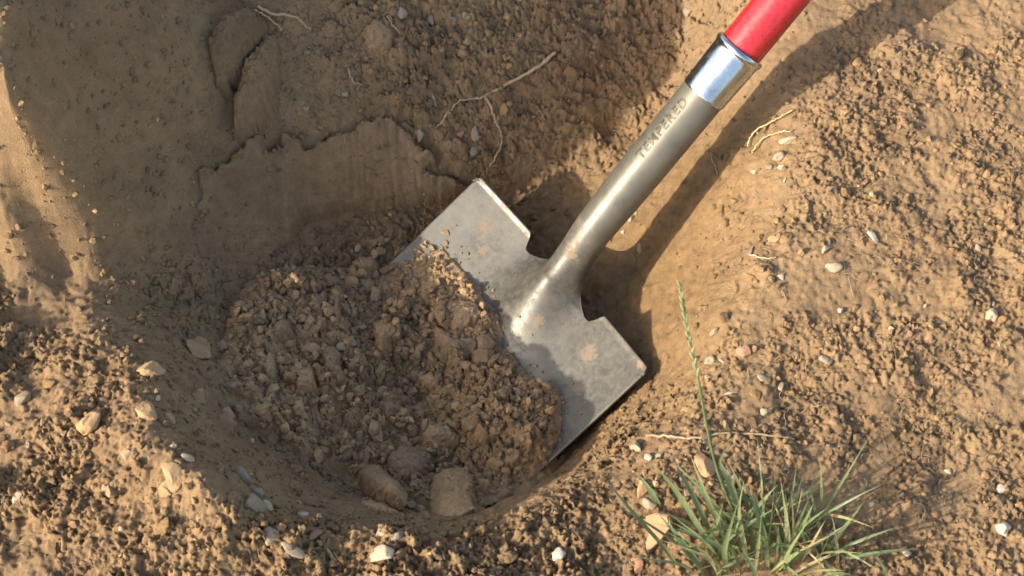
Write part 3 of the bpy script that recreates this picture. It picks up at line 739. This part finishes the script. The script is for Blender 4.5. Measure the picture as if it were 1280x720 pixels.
# flake of broken brick, lying tilted by the grass
fl = np.array([(-16, -2), (-13, 9), (-4, 19), (6, 14), (12, -4), (15, -24), (6, -19), (-1, -9), (-9, -8)], float) * PXM * 1.06
def prism(name, pts, th, mat, seed):
    r = np.random.default_rng(seed); n = len(pts); lay = []
    for zz, k in ((-th / 2, 0.88), (-th / 2 * 0.6, 1.0), (th / 2 * 0.6, 1.0), (th / 2, 0.90)):
        lay.append(np.column_stack([pts * k, np.full(n, zz) + r.normal(size=n) * th * 0.06]))
    lay.insert(0, np.array([[0, 0, -th / 2 * 1.02]])); lay.append(np.array([[0, 0, th / 2 * 1.1]])); V = np.vstack(lay); F = []
    for i in range(n):
        j = (i + 1) % n; F.append((0, 1 + j, 1 + i)); F.append((4 * n + 1, 1 + 3 * n + i, 1 + 3 * n + j))
        for l in range(3): F += [(1 + l * n + i, 1 + l * n + j, 1 + (l + 1) * n + j), (1 + l * n + i, 1 + (l + 1) * n + j, 1 + (l + 1) * n + i)]
    me = mesh_np(name, V, F, False); me.materials.append(mat); return me
me = prism('brick_flake', fl, 0.0075, M['brick'], 3); o = link(bpy.data.objects.new('brick_flake', me))
Pf = hit(821, 664); nf = Vector((-0.42, -0.50, 0.76)).normalized()
o.matrix_world = Matrix.Translation(Vector(Pf) + Vector((0, 0, 0.008))) @ nf.to_track_quat('Z', 'Y').to_matrix().to_4x4() @ Matrix.Rotation(math.radians(-20), 4, 'Z')
tag(o, 'bright orange broken brick flake at the foot of the grass', 'brick flake')

# big clods with a place of their own: px, py, (half length, half width, half height) px, angle, material, label
def slab(poly, thick, key, label, seed, tilt=0.26, chip=0.0030):
    r = np.random.default_rng(seed); pc = np.mean(poly, 0); P0 = hit(*pc)
    P = np.array([at(a, b, P0[2])[:2] for a, b in poly]); c = P.mean(0)
    e = 0.022
    gx_ = float(top_z(c[0] + e, c[1], False) - top_z(c[0] - e, c[1], False)) / (2 * e); gy_ = float(top_z(c[0], c[1] + e, False) - top_z(c[0], c[1] - e, False)) / (2 * e)
    gm = math.hypot(gx_, gy_); k_ = min(1, 1.0 / (gm + 1e-6)); gx_ *= k_; gy_ *= k_
    # follow the mean lie of the ground and trace the outline on that plane
    for _ in range(3):
        P = []
        for a, b in poly:
            q = at(a, b, P0[2])
            for _k in range(4): q = at(a, b, P0[2] + gx_ * (q[0] - P0[0]) + gy_ * (q[1] - P0[1]))
            P.append(q[:2])
        P = np.array(P)
    st = 0.0011; xs_ = np.arange(P[:, 0].min() - 0.01, P[:, 0].max() + 0.01, st); ys_ = np.arange(P[:, 1].min() - 0.01, P[:, 1].max() + 0.01, st)
    X, Y = np.meshgrid(xs_, ys_)
    sd = poly_sdf(X + chip * fbm(X * 130, Y * 130, 4, seed), Y + chip * fbm(X * 130 + 9, Y * 130, 4, seed + 3), P)
    tx, ty = r.normal(size=2) * tilt
    m_in = poly_sdf(X, Y, P) > 0
    lie = top_z(X, Y, False) - gx_ * (X - P0[0]) - gy_ * (Y - P0[1]); P0 = np.array([P0[0], P0[1], float(np.percentile(lie[m_in], 80))])
    z = P0[2] + (gx_ + tx) * (X - P0[0]) + (gy_ + ty) * (Y - P0[1]) - 0.004
    fa = r.uniform(0, 6.28); fold = np.abs((X - c[0]) * math.cos(fa) + (Y - c[1]) * math.sin(fa) - 0.004)
    z = z + thick * (0.62 * smooth(-0.001, 0.0040, sd) + 0.38 * smooth(0.0, 0.016, sd)) + np.where(sd < 0, sd * 4, 0) - 0.25 * fold
    z = z + 0.0026 * fbm(X * 55, Y * 55, 4, seed + 7) + 0.0020 * fbm(X * 230, Y * 230, 3, seed + 9)
    f1, f2, rid, _a, _b = worley(X / 0.009, Y / 0.009, seed + 13); z = z - 0.0022 * smooth(0.22, 0.05, f1) * (rid > 0.6)
    F = grid_faces(len(xs_), len(ys_)); k = (sd.ravel() > -0.007)[F].all(1); F = F[k]; u = np.unique(F); m = np.full(X.size, -1); m[u] = np.arange(len(u))
    V3 = np.column_stack([X.ravel(), Y.ravel(), z.ravel()])[u]; V3[:, 0] += 0.0007 * r.normal(size=len(V3)) * 0.6; V3[:, 1] += 0.0007 * r.normal(size=len(V3)) * 0.6
    org = np.array([c[0], c[1], P0[2]])
    me = mesh_np('soil_clod', V3 - org, m[F]); me.materials.append(M[key]); o = bpy.data.objects.new('soil_clod', me); o.location = Vector(org); link(o)
    return tag(o, label, 'clod', 'large soil clods')
slabs = [
 ([(262,66),(285,44),(332,38),(328,58),(306,92),(288,114),(268,120)], .040, 'clod_top', 'clod of earth left of the dark crack at upper left'),
 ([(352,56),(355,92),(341,142),(306,176),(292,174),(294,142),(310,104),(334,62)], .044, 'clod_top', 'long clod of earth right of the dark crack at upper left'),
 ([(540,598),(560,590),(576,588),(592,600),(590,625),(598,648),(570,658),(538,656),(533,625)], .020, 'clod_heap', 'large smooth block of soil at the foot of the heap'),
 ([(484,576),(500,566),(530,568),(545,578),(538,594),(520,606),(498,602),(486,590)], .018, 'clod_heap', 'broad crumbling block low in the heap'),
 ([(425,580),(450,574),(478,592),(500,622),(502,638),(480,630),(452,606)], .013, 'clod_heap', 'long slab of soil beside a dark gap low in the heap'),
 ([(438,616),(460,616),(485,632),(505,648),(480,648),(455,636)], .012, 'clod_heap', 'low slab of soil under the dark gap'),
 ([(546,386),(552,366),(575,372),(600,384),(606,400),(586,412),(570,418),(556,404)], .015, 'clod_heap', 'wide angular clod on the upper heap'),
 ([(538,402),(556,412),(575,424),(600,420),(598,440),(570,452),(552,446)], .012, 'clod_heap', 'broken clod just below the widest one on the upper heap'),
 ([(525,546),(535,530),(560,530),(580,540),(578,555),(555,563),(535,561)], .015, 'clod_heap', 'greyish lump in the middle of the lower heap'),
 ([(463,400),(480,386),(499,402),(490,416),(477,432)], .010, 'clod_heap', 'wedge shaped clod left of a cream pebble'),
 ([(438,330),(462,318),(473,325),(470,342),(450,347)], .014, 'clod_heap', 'pale block of soil at the corner beside the blade edge'),
 ([(388,372),(408,364),(414,376),(404,392),(392,388)], .012, 'clod_heap', 'flat clod left of the narrow upright one'),
 ([(414,366),(426,362),(428,380),(424,402),(414,406)], .014, 'clod_heap', 'narrow upright clod on the left heap'),
 ([(334,420),(346,404),(364,402),(366,416),(350,434),(338,432)], .012, 'clod_heap', 'pale flat clod on the left side of the heap'),
 ([(329,450),(338,440),(350,456),(350,476),(338,484),(330,470)], .012, 'clod_heap', 'upright oval clod on the left side of the heap'),
 ([(406,412),(424,410),(444,420),(446,430),(428,424),(410,420)], .010, 'clod_heap', 'thin flat plate of soil over a pale pebble'),
 ([(446,352),(462,348),(476,356),(470,370),(452,368)], .010, 'clod_heap', 'angular clod at the top left of the heap'),
 ([(505,352),(525,340),(545,346),(548,362),(528,370),(510,366)], .005, 'clod_heap', 'rough clod on the heap close to the blade edge'),
 ([(470,500),(488,490),(506,500),(502,516),(482,520)], .010, 'clod_heap', 'crumbly clod in the centre of the heap'),
 ([(585,540),(602,532),(614,544),(606,560),(590,558)], .010, 'clod_heap', 'rounded clod on the lower right heap'),
 ([(616,574),(640,556),(656,560),(650,578),(630,590)], .010, 'clod_heap', 'clod near the lower right edge of the heap'),
 ([(520,470),(540,462),(556,474),(548,490),(526,488)], .009, 'clod_heap', 'low clod above the greyish lump in the heap'),
 ([(400,440),(416,430),(428,444),(424,466),(408,470)], .014, 'clod_heap', 'dark sided clod on the left heap'),
 ([(368,462),(384,452),(398,462),(392,480),(374,482)], .012, 'clod_heap', 'leaning clod on the left heap'),
 ([(560,204),(580,198),(604,208),(596,222),(572,224)], .012, 'clod_top', 'clod in the far wall left of the blade corner'),
 ([(450,40),(470,28),(494,40),(490,62),(466,70),(452,58)], .014, 'clod_top', 'rounded clod high in the shaded far wall'),
 ([(545,180),(570,172),(588,184),(586,202),(560,200)], .012, 'clod_top', 'clod in the far wall below the reddish pebble'),
 ([(700,60),(726,46),(744,60),(736,84),(710,86)], .012, 'clod_top', 'clod in the far wall right of the root end'),
 ([(770,130),(792,122),(806,136),(796,156),(776,152)], .010, 'clod_top', 'clod in the far wall left of the stamped tube'),
 ([(795,352),(806,344),(812,360),(806,374),(796,366)], .006, 'clod_clay', 'lump of clay at the notch of the blade shadow'),
]
for i, (pl_, th_, k_, lab_) in enumerate(slabs): slab(pl_, th_, k_, lab_, 1500 + 17 * i)

def scatter(n, region, size_px, key, label, group, seed, sink=0.3, meshes=None, name='soil_clod', cat='clod'):
    r = np.random.default_rng(seed); done = 0; tries = 0
    x0, y0, x1, y1 = region[:4]; test = region[4] if len(region) > 4 else None
    while done < n and tries < n * 30:
        tries += 1
        a = r.uniform(x0, x1); b = r.uniform(y0, y1)
        if test is not None and not test(a, b): continue
        P = hit(a, b)
        s = size_px[0] + (size_px[1] - size_px[0]) * r.random() ** 2.4
        ms = (meshes or CLOD[key])
        o = place(name, ms[int(r.integers(len(ms)))], P, s * PXM, r, sink)
        tag(o, label(a, b) if callable(label) else label, cat, group); done += 1
hp = np.array(HPX, float)
def heap_label(a, b):
    if a > 540 and b < 470: return 'small brown soil clod at the upper end of the heap beside bare steel'
    if a > 600: return 'small brown soil clod on the right side of the heap by the blade edge'
    if b > 560: return 'small brown soil clod at the foot of the heap near the bottom rim'
    if a < 420: return 'small brown soil clod on the left side of the shaded heap'
    return 'small brown soil clod in the middle of the shaded heap'
def in_heap(a, b): return float(poly_sdf(np.array([a]), np.array([b]), hp)[0]) > (6 if b > 375 or a < 490 else 16)
scatter(95, (310, 315, 700, 650, in_heap), (6, 17), 'clod_heap', heap_label, 'small clods in the heap', 51)
scatter(40, (292, 14, 640, 165), (5, 11), 'clod_top', 'small dark soil clod in the shaded rooty far wall', 'small clods in the far wall', 52)
scatter(20, (380, 262, 560, 318, lambda a, b: b > 330 - 0.12 * (a - 380) - 20), (5, 10), 'clod_heap', 'small soil clod on the shaded floor left of the blade', 'small clods on the hole floor', 53)
scatter(22, (292, 655, 760, 712), (4, 10), 'clod_clay', 'sunlit crumb of soil on the bottom rim', 'sunlit clods on the rim', 54)
scatter(22, (890, 240, 990, 560), (4, 10), 'clod_clay', 'sunlit crumb of soil on the ground right of the hole', 'sunlit clods on the right ground', 55)
scatter(12, (1000, 60, 1275, 700), (5, 14), 'clod_clay', 'clod of soil on the lit ground far right of the hole', 'clods on the outer right ground', 56)
scatter(12, (5, 470, 250, 710), (5, 14), 'clod_clay', 'clod of soil on the lit ground left of the hole', 'clods on the outer left ground', 57)
scatter(16, (1010, 120, 1270, 700), (4, 10), None, 'pale pebble on the ground far right of the hole', 'pebbles on the outer ground', 58, 0.15, PEB['cream'] + PEB['white'], 'pebble', 'pebble')
scatter(14, (110, 425, 285, 615), (12, 22), 'clod_heap', 'clod of soil on the left rim of the hole', 'clods on the left rim', 63, 0.36)
scatter(24, (292, 330, 400, 600), (5, 11), 'clod_heap', 'small soil clod at the shaded left side of the hole', 'small clods at the left of the hole', 64)
scatter(12, (10, 480, 250, 700), (4, 10), None, 'pale pebble on the ground far left of the hole', 'pebbles on the outer ground', 59, 0.15, PEB['cream'] + PEB['tan'], 'pebble', 'pebble')

# ------------------------------------------------------------------ crumbs nobody could count
def crumb_mass(name, n, sampler, smin, smax, seed, label, heapmass=False, power=2.6, on_blade=False):
    r = np.random.default_rng(seed)
    X, Y, keep_c = sampler(r, n)
    n = len(X)
    S = smin + (smax - smin) * r.random(n) ** power
    Z = top_z(X, Y, blade=on_blade)
    var = [rock(3000 + i, (I1, F1), angular=0.8, lump=0.45, grain=0.12, shape=(1, r.uniform(.6, 1), r.uniform(.5, .9)), cuts=5)[0] for i in range(12)]
    q = r.normal(size=(n, 4)); q /= np.linalg.norm(q, axis=1)[:, None]
    w, x, y, z = q.T
    Rm = np.stack([1 - 2 * (y * y + z * z), 2 * (x * y - z * w), 2 * (x * z + y * w), 2 * (x * y + z * w), 1 - 2 * (x * x + z * z), 2 * (y * z - x * w), 2 * (x * z - y * w), 2 * (y * z + x * w), 1 - 2 * (x * x + y * y)], 1).reshape(n, 3, 3)
    base = np.stack(var)[r.integers(12, size=n)]
    Vv = np.einsum('nij,nkj->nki', Rm, base) * S[:, None, None] + np.stack([X, Y, Z + S * 0.25], 1)[:, None]
    Ff = F1[None] + (np.arange(n) * len(I1))[:, None, None]
    me = mesh_np(name, Vv.reshape(-1, 3), Ff.reshape(-1, 3), False)
    attr(me, 'clay', np.repeat(np.clip(keep_c + r.normal(size=n) * 0.12, 0, 1), len(I1)))
    ti = r.random(n) * 0.88; ti[r.random(n) < 0.012] = 1.0
    attr(me, 'tint', np.repeat(ti, len(I1)))
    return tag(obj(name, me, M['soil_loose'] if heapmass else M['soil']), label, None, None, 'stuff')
def samp_ground(r, n):
    X = r.uniform(-0.66, 0.66, n * 4); Y = r.uniform(-0.44, 0.52, n * 4)
    Rr = bil(Rc, cx, cy, X, Y); C = bil(Cc, cx, cy, X, Y)
    lx, ly, bz = to_blade(X, Y)
    onbl = (np.abs(lx) < HW + 0.004) & (ly < 0.01) & (ly > -BL)
    gzy, gzx = np.gradient(lat[..., 0], LY[1] - LY[0]); steep = bil(gzx ** 2 + gzy ** 2, LX, LY, X, Y)
    dens = (1 + 2.5 * np.clip(steep, 0, 1.5) * (X < -0.08)) * (0.05 + np.clip(Rr, 0, 1) ** 1.5) * (0.35 + 0.65 * smooth(-0.2, 0.3, fbm(X * 25, Y * 25, 3, 801)))
    k = (r.random(n * 4) < dens) & ~onbl & (hz_at(X, Y) < -1)
    X, Y, C = X[k][:n], Y[k][:n], C[k][:n]
    return X, Y, C
def samp_heap(r, n):
    X = r.uniform(hx[0], hx[-1], n * 4); Y = r.uniform(hy[0], hy[-1], n * 4)
    sd = bil(sdf, hx, hy, X, Y); k = sd > 0.005
    X, Y = X[k][:n], Y[k][:n]; return X, Y, np.full(len(X), 0.16)
def samp_spill(r, n):
    X = r.uniform(hx[0], hx[-1], n * 30); Y = r.uniform(hy[0], hy[-1], n * 30)
    sd = bil(sdf, hx, hy, X, Y); lx, ly, bz = to_blade(X, Y)
    k = (sd < 0.004) & (np.abs(lx) < HW - 0.004) & (ly < -0.02) & (ly > -BL) & (r.random(n * 30) < np.exp(np.clip(sd, -1, 0) / 0.007))
    X, Y = X[k][:n], Y[k][:n]; return X, Y, np.full(len(X), 0.16)
crumb_mass('soil_crumbs', 24000, samp_ground, 0.0009, 0.0046, 61, 'fine soil crumbs strewn over the rough ground', False, 3.4)
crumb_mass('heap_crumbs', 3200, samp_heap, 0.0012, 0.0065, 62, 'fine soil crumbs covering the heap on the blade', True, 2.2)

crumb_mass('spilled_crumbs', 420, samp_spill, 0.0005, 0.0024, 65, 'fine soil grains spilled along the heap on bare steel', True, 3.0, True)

# ------------------------------------------------------------------ roots, straw, twig
def tube_mesh(name, pts, r0, r1, mat, seg=6, sub=6, wob=0.0, seed=0):
    P = np.array(pts, float); r = np.random.default_rng(seed)
    n = len(P); out = []
    for i in range(n - 1):                                             # Catmull-Rom
        p0, p1, p2, p3 = P[max(i - 1, 0)], P[i], P[i + 1], P[min(i + 2, n - 1)]
        for t_ in np.linspace(0, 1, sub, endpoint=(i == n - 2)):
            out.append(0.5 * (2 * p1 + (p2 - p0) * t_ + (2 * p0 - 5 * p1 + 4 * p2 - p3) * t_ ** 2 + (3 * p1 - p0 - 3 * p2 + p3) * t_ ** 3))
    C = np.array(out); C[1:-1] += r.normal(size=(len(C) - 2, 3)) * wob
    rad = np.linspace(r0, r1, len(C)) * (1 + 0.12 * r.normal(size=len(C)))
    T = np.gradient(C, axis=0); T /= np.linalg.norm(T, axis=1)[:, None]
    A = np.cross(T, [0.1, 0.2, 1.0]); A /= np.linalg.norm(A, axis=1)[:, None]; B = np.cross(T, A)
    a = np.linspace(0, 2 * np.pi, seg, endpoint=False)
    Vv = C[:, None] + rad[:, None, None] * (np.cos(a)[None, :, None] * A[:, None] + np.sin(a)[None, :, None] * B[:, None])
    F = []
    for k in range(len(C) - 1):
        i = np.arange(seg); F.append(np.stack([k * seg + i, k * seg + (i + 1) % seg, (k + 1) * seg + (i + 1) % seg, (k + 1) * seg + i], 1))
    me = mesh_np(name, Vv.reshape(-1, 3), np.vstack(F)); 
    if mat: me.materials.append(mat)
    return me
def on_surf(pl, lift):
    out = []
    for p in pl:
        P = hit(p[0], p[1]).copy(); d = unit(CAMP - P); out.append(P + d * (p[2] if len(p) > 2 else lift))
    return out
def root(name, pl, r0, r1, label, cat='root', mat='root', lift=0.002, parent=None, seed=1, group=None):
    me = tube_mesh(name, on_surf(pl, lift), r0, r1, M[mat], 7, 7, 0.0005, seed)
    o = obj(name, me, None, parent)
    if parent is None: tag(o, label, cat, group)
    return o
rt = root('hanging_root', [(694,66),(672,84),(648,97),(620,113),(600,122),(575,126),(562,138),(552,152),(545,160)], 0.0019, 0.0008, 'long pale root running down the far wall with a branch')
root('branch', [(607,121),(614,134),(619,150),(626,165),(627,180),(618,198),(608,212),(601,220)], 0.0015, 0.0008, '', parent=rt, seed=2)
root('hanging_root', [(318,12),(332,20),(343,28),(352,37)], 0.0014, 0.0007, 'short pale root at the top left edge', seed=3, lift=0.004)
root('hanging_root', [(322,8),(340,17),(356,18),(370,22),(380,30),(388,37)], 0.0015, 0.0006, 'forked pale root beside the short one at the top left', seed=4, lift=0.005)
root('hanging_root', [(484,20),(492,32),(500,40)], 0.0009, 0.0006, 'thin straight rootlet near the top edge', seed=5, lift=0.004)
root('hanging_root', [(435,85),(440,100),(452,106)], 0.0008, 0.0005, 'small curled rootlet in the rooty far wall', seed=6, lift=0.004)
st = root('straw', [(935,183),(938,172),(946,163),(958,156),(972,148),(990,138)], 0.0011, 0.0007, 'yellow straw hanging over the rim below the handle shadow', 'straw', 'straw', 0.006, seed=7)
root('straw', [(940,190),(955,172),(975,165),(990,163)], 0.0008, 0.0006, 'second thinner straw just below the first on the rim', 'straw', 'straw', 0.004, seed=8)
root('twig', [(808,544),(840,546),(870,547),(905,541),(945,543),(992,549)], 0.0012, 0.0008, 'dry pale twig lying across behind the grass', 'twig', 'fibre', 0.003, seed=9)
root('hanging_root', [(938,318),(955,322),(970,322)], 0.0010, 0.0005, 'thin dry root beside the knobbly tan stone', seed=10, lift=0.003)
root('hanging_root', [(897,218),(893,205),(888,190)], 0.0006, 0.0004, 'hair thin rootlet in the handle shadow', seed=11, lift=0.004)
# fine root hairs and dry fibres
rf = np.random.default_rng(91); Vs = []; Fs = []; c0 = 0
def fibre(a, b, n_px, lift):
    global c0
    P = hit(a, b); an = rf.uniform(0, 6.28); L = n_px * PXM; pts = []
    for k in range(5):
        an += rf.normal() * 0.45
        x = P[0] + math.cos(an) * L * k / 4; y = P[1] + math.sin(an) * L * k / 4
        pts.append((x, y, float(top_z(x, y)) + lift + abs(rf.normal()) * 0.0015))
    me = tube_mesh('tmp', pts, 0.00034, 0.0002, None, 3, 3, 0.0002, int(rf.integers(1e6)))
    v = np.zeros(len(me.vertices) * 3, np.float32); me.vertices.foreach_get('co', v)
    f = np.array([p.vertices[:] for p in me.polygons]); Vs.append(v.reshape(-1, 3)); Fs.append(f + c0); c0 += len(v) // 3
    bpy.data.meshes.remove(me)
for _ in range(170): fibre(rf.uniform(292, 860), rf.uniform(5, 175), rf.uniform(10, 34), 0.0015)
for _ in range(150): fibre(rf.uniform(880, 1270), rf.uniform(190, 700), rf.uniform(10, 34), 0.0010)
for _ in range(60): fibre(rf.uniform(10, 800), rf.uniform(665, 715), rf.uniform(8, 22), 0.001)
for _ in range(30): fibre(rf.uniform(10, 260), rf.uniform(100, 650), rf.uniform(8, 26), 0.001)
tag(obj('root_fibres', mesh_np('root_fibres', np.vstack(Vs), np.vstack(Fs)), M['fibre']), 'fine dry root hairs and fibres in the soil', None, None, 'stuff')

# ------------------------------------------------------------------ grass
def blade_mesh(name, pts, w, seed=0, mat='grass', base_w=0.6):
    P = np.array(pts, float); n = len(P); out = []
    for i in range(n - 1):
        p0, p1, p2, p3 = P[max(i - 1, 0)], P[i], P[i + 1], P[min(i + 2, n - 1)]
        for t_ in np.linspace(0, 1, 6, endpoint=(i == n - 2)):
            out.append(0.5 * (2 * p1 + (p2 - p0) * t_ + (2 * p0 - 5 * p1 + 4 * p2 - p3) * t_ ** 2 + (3 * p1 - p0 - 3 * p2 + p3) * t_ ** 3))
    C = np.array(out); u = np.linspace(0, 1, len(C))
    T = np.gradient(C, axis=0); T /= np.linalg.norm(T, axis=1)[:, None]
    rr_ = np.random.default_rng(seed); an = rr_.uniform(-0.9, 0.9) + u * rr_.uniform(-1.2, 1.2)
    side = np.cross(T, unit([0.15 * rr_.normal(), -0.45, 0.9])); side /= np.linalg.norm(side, axis=1)[:, None]; nrm = np.cross(side, T)
    s2 = side * np.cos(an)[:, None] + nrm * np.sin(an)[:, None]; n2 = np.cross(s2, T)
    wid = 0.5 * w * (base_w + (1 - base_w) * smooth(0, 0.35, u)) * (1 - smooth(0.45, 1.0, u) * 0.96)
    L_ = C - s2 * wid[:, None] + n2 * wid[:, None] * 0.35; R_ = C + s2 * wid[:, None] + n2 * wid[:, None] * 0.35
    Vv = np.stack([L_, C, R_], 1).reshape(-1, 3); k = np.arange(len(C) - 1) * 3
    F = np.vstack([np.stack([k, k + 1, k + 4, k + 3], 1), np.stack([k + 1, k + 2, k + 5, k + 4], 1)])
    me = mesh_np(name, Vv, F); attr(me, 'along', np.repeat(u, 3)); me.materials.append(M[mat]); return me
def tuft(base_px, n, length, spread, label, seed, lean=(0, 0), hand=(), width=(0.0020, 0.0038), group='grass tufts at the hole edge'):
    r = np.random.default_rng(seed); B = hit(*base_px); e = empty('grass_tuft', Vector(B)); tag(e, label, 'grass tuft', group)
    for k in range(n):
        az = r.uniform(0, 6.283); L = r.uniform(*length); sp = r.uniform(*spread)
        hx_ = math.cos(az) * sp + lean[0]; hy_ = math.sin(az) * sp + lean[1]
        b0 = np.array([r.normal() * 0.012, r.normal() * 0.010, -0.004]); pts = [b0]
        for u in (0.3, 0.6, 0.85, 1.0):
            pts.append(b0 + L * np.array([hx_ * (u ** 1.5), hy_ * (u ** 1.5), math.sqrt(max(0.05, 1 - sp * sp)) * (u - 0.42 * u * u * sp)]))
        obj('grass_blade', blade_mesh('grass_blade', pts, r.uniform(*width) * (0.7 if k % 4 == 3 else 1), seed * 100 + k, 'grass_dry' if k % 4 == 3 else 'grass'), None, e)
    for k, (pl, w) in enumerate(hand):
        pts = [np.array(at(a, b, z)) - B for a, b, z in pl]
        obj('grass_blade', blade_mesh('grass_blade', pts, w * 0.8, seed * 100 + 60 + k), None, e)
    return e
main_hand = [
 ([(850,712,0.0),(826,680,.02),(790,640,.045),(762,606,.06),(750,588,.062)], .0042),
 ([(905,700,0.0),(880,668,.03),(850,620,.06),(826,590,.085),(812,580,.09)], .0056),
 ([(900,704,0.0),(885,660,.03),(866,620,.06),(850,592,.08),(840,567,.09)], .0052),
 ([(915,706,0.0),(900,660,.03),(885,625,.06),(871,590,.08),(862,566,.09)], .0046),
 ([(828,640,.0),(820,626,.012),(808,606,.022),(795,590,.028)], .0062),
 ([(925,690,0.0),(922,640,.04),(910,600,.07),(900,575,.08),(920,545,.085)], .0070),
 ([(920,655,.02),(905,640,.045),(890,637,.05),(884,642,.048)], .0050),
 ([(900,700,0.0),(912,672,.03),(945,650,.05),(975,632,.06)], .0052),
 ([(905,712,0.0),(870,682,.03),(840,668,.04),(815,655,.042)], .0050),
 ([(925,712,0.0),(900,684,.03),(868,668,.045),(835,650,.05)], .0050),
 ([(960,712,0.0),(955,672,.04),(945,640,.07),(935,610,.08)], .0060),
 ([(985,712,0.0),(985,672,.04),(982,640,.06),(975,596,.09)], .0050),
 ([(910,715,0.0),(905,690,.03),(912,660,.06),(925,620,.09)], .0058),
 ([(880,716,0.0),(862,694,.025),(846,672,.035),(836,650,.035)], .0060),
 ([(935,712,0.0),(930,680,.03),(924,640,.06),(930,600,.09)], .0050),
 ([(870,716,0.0),(850,706,.02),(815,700,.03),(785,694,.03)], .0040),
]
tuft((905,702), 32, (.05, .10), (.15, .75), 'large green grass tuft at the lower right of the hole', 5, (-.15, .1), main_hand)
tuft((968,702), 34, (.06, .115), (.12, .6), 'grass tuft at the bottom right, right of the largest tuft', 6, (-.05, .15))
tuft((940,655), 18, (.05, .095), (.15, .65), 'short grass tuft just behind the largest tuft', 7, (-.1, .1))
tuft((978,655), 12, (.04, .075), (.3, .8), 'small yellowish grass tuft above the bottom right one', 8, (-.1, .1))
tuft((1004,668), 16, (.05, .10), (.2, .8), 'grass tuft at the right edge behind the bottom right one', 11, (.1, .1))
tuft((1040,690), 12, (.04, .08), (.3, .85), 'grass tuft in the bottom right ground outside the hole', 9)
# flowering stalk
B0 = np.array(at(925, 655, 0.0)); stalk = empty('grass_stalk', Vector(B0)); tag(stalk, 'tall thin grass stalk with a pale green seed head', 'grass stalk')
pl = [(925,655,.0),(906,612,.06),(893,575,.105),(882,525,.15),(872,470,.19),(862,425,.22),(855,390,.24),(850,358,.255)]
pts = [np.array(at(*p)) - B0 for p in pl]
me = tube_mesh('stem', pts, 0.0014, 0.0005, None, 7, 6, 0, 3); attr(me, 'along', np.full(len(me.vertices), 0.6)); me.materials.append(M['grass'])
obj('stem', me, None, stalk)
Vsp, Fsp = rock(5, (I2, F2), angular=0.1, lump=0.1, grain=0.02, shape=(.26, .26, 1), cuts=2)
sp_me = mesh_np('spikelet', Vsp, Fsp); attr(sp_me, 'along', np.clip(0.55 + 0.45 * Vsp[:, 2], 0, 1)); sp_me.materials.append(M['grass_seed'])
P4 = np.array(pts[4:]); rg = np.random.default_rng(4)
for k in range(20):
    q = k / 19 * (len(P4) - 1.001); i = int(q); c = P4[i] * (1 - (q - i)) + P4[i + 1] * (q - i)
    tdir = Vector(unit(P4[i + 1] - P4[i])); sd = Vector(((-1) ** k * 0.42, rg.normal() * 0.25, rg.normal() * 0.2)); d = (tdir + sd * 0.55).normalized()
    o = bpy.data.objects.new('spikelet', sp_me); link(o, stalk)
    L = 0.0046 * (1 - 0.35 * k / 19)
    o.matrix_local = Matrix.Translation(Vector(c) + d * L * 0.8) @ d.to_track_quat('Z', 'Y').to_matrix().to_4x4() @ Matrix.Diagonal((L, L, L, 1))
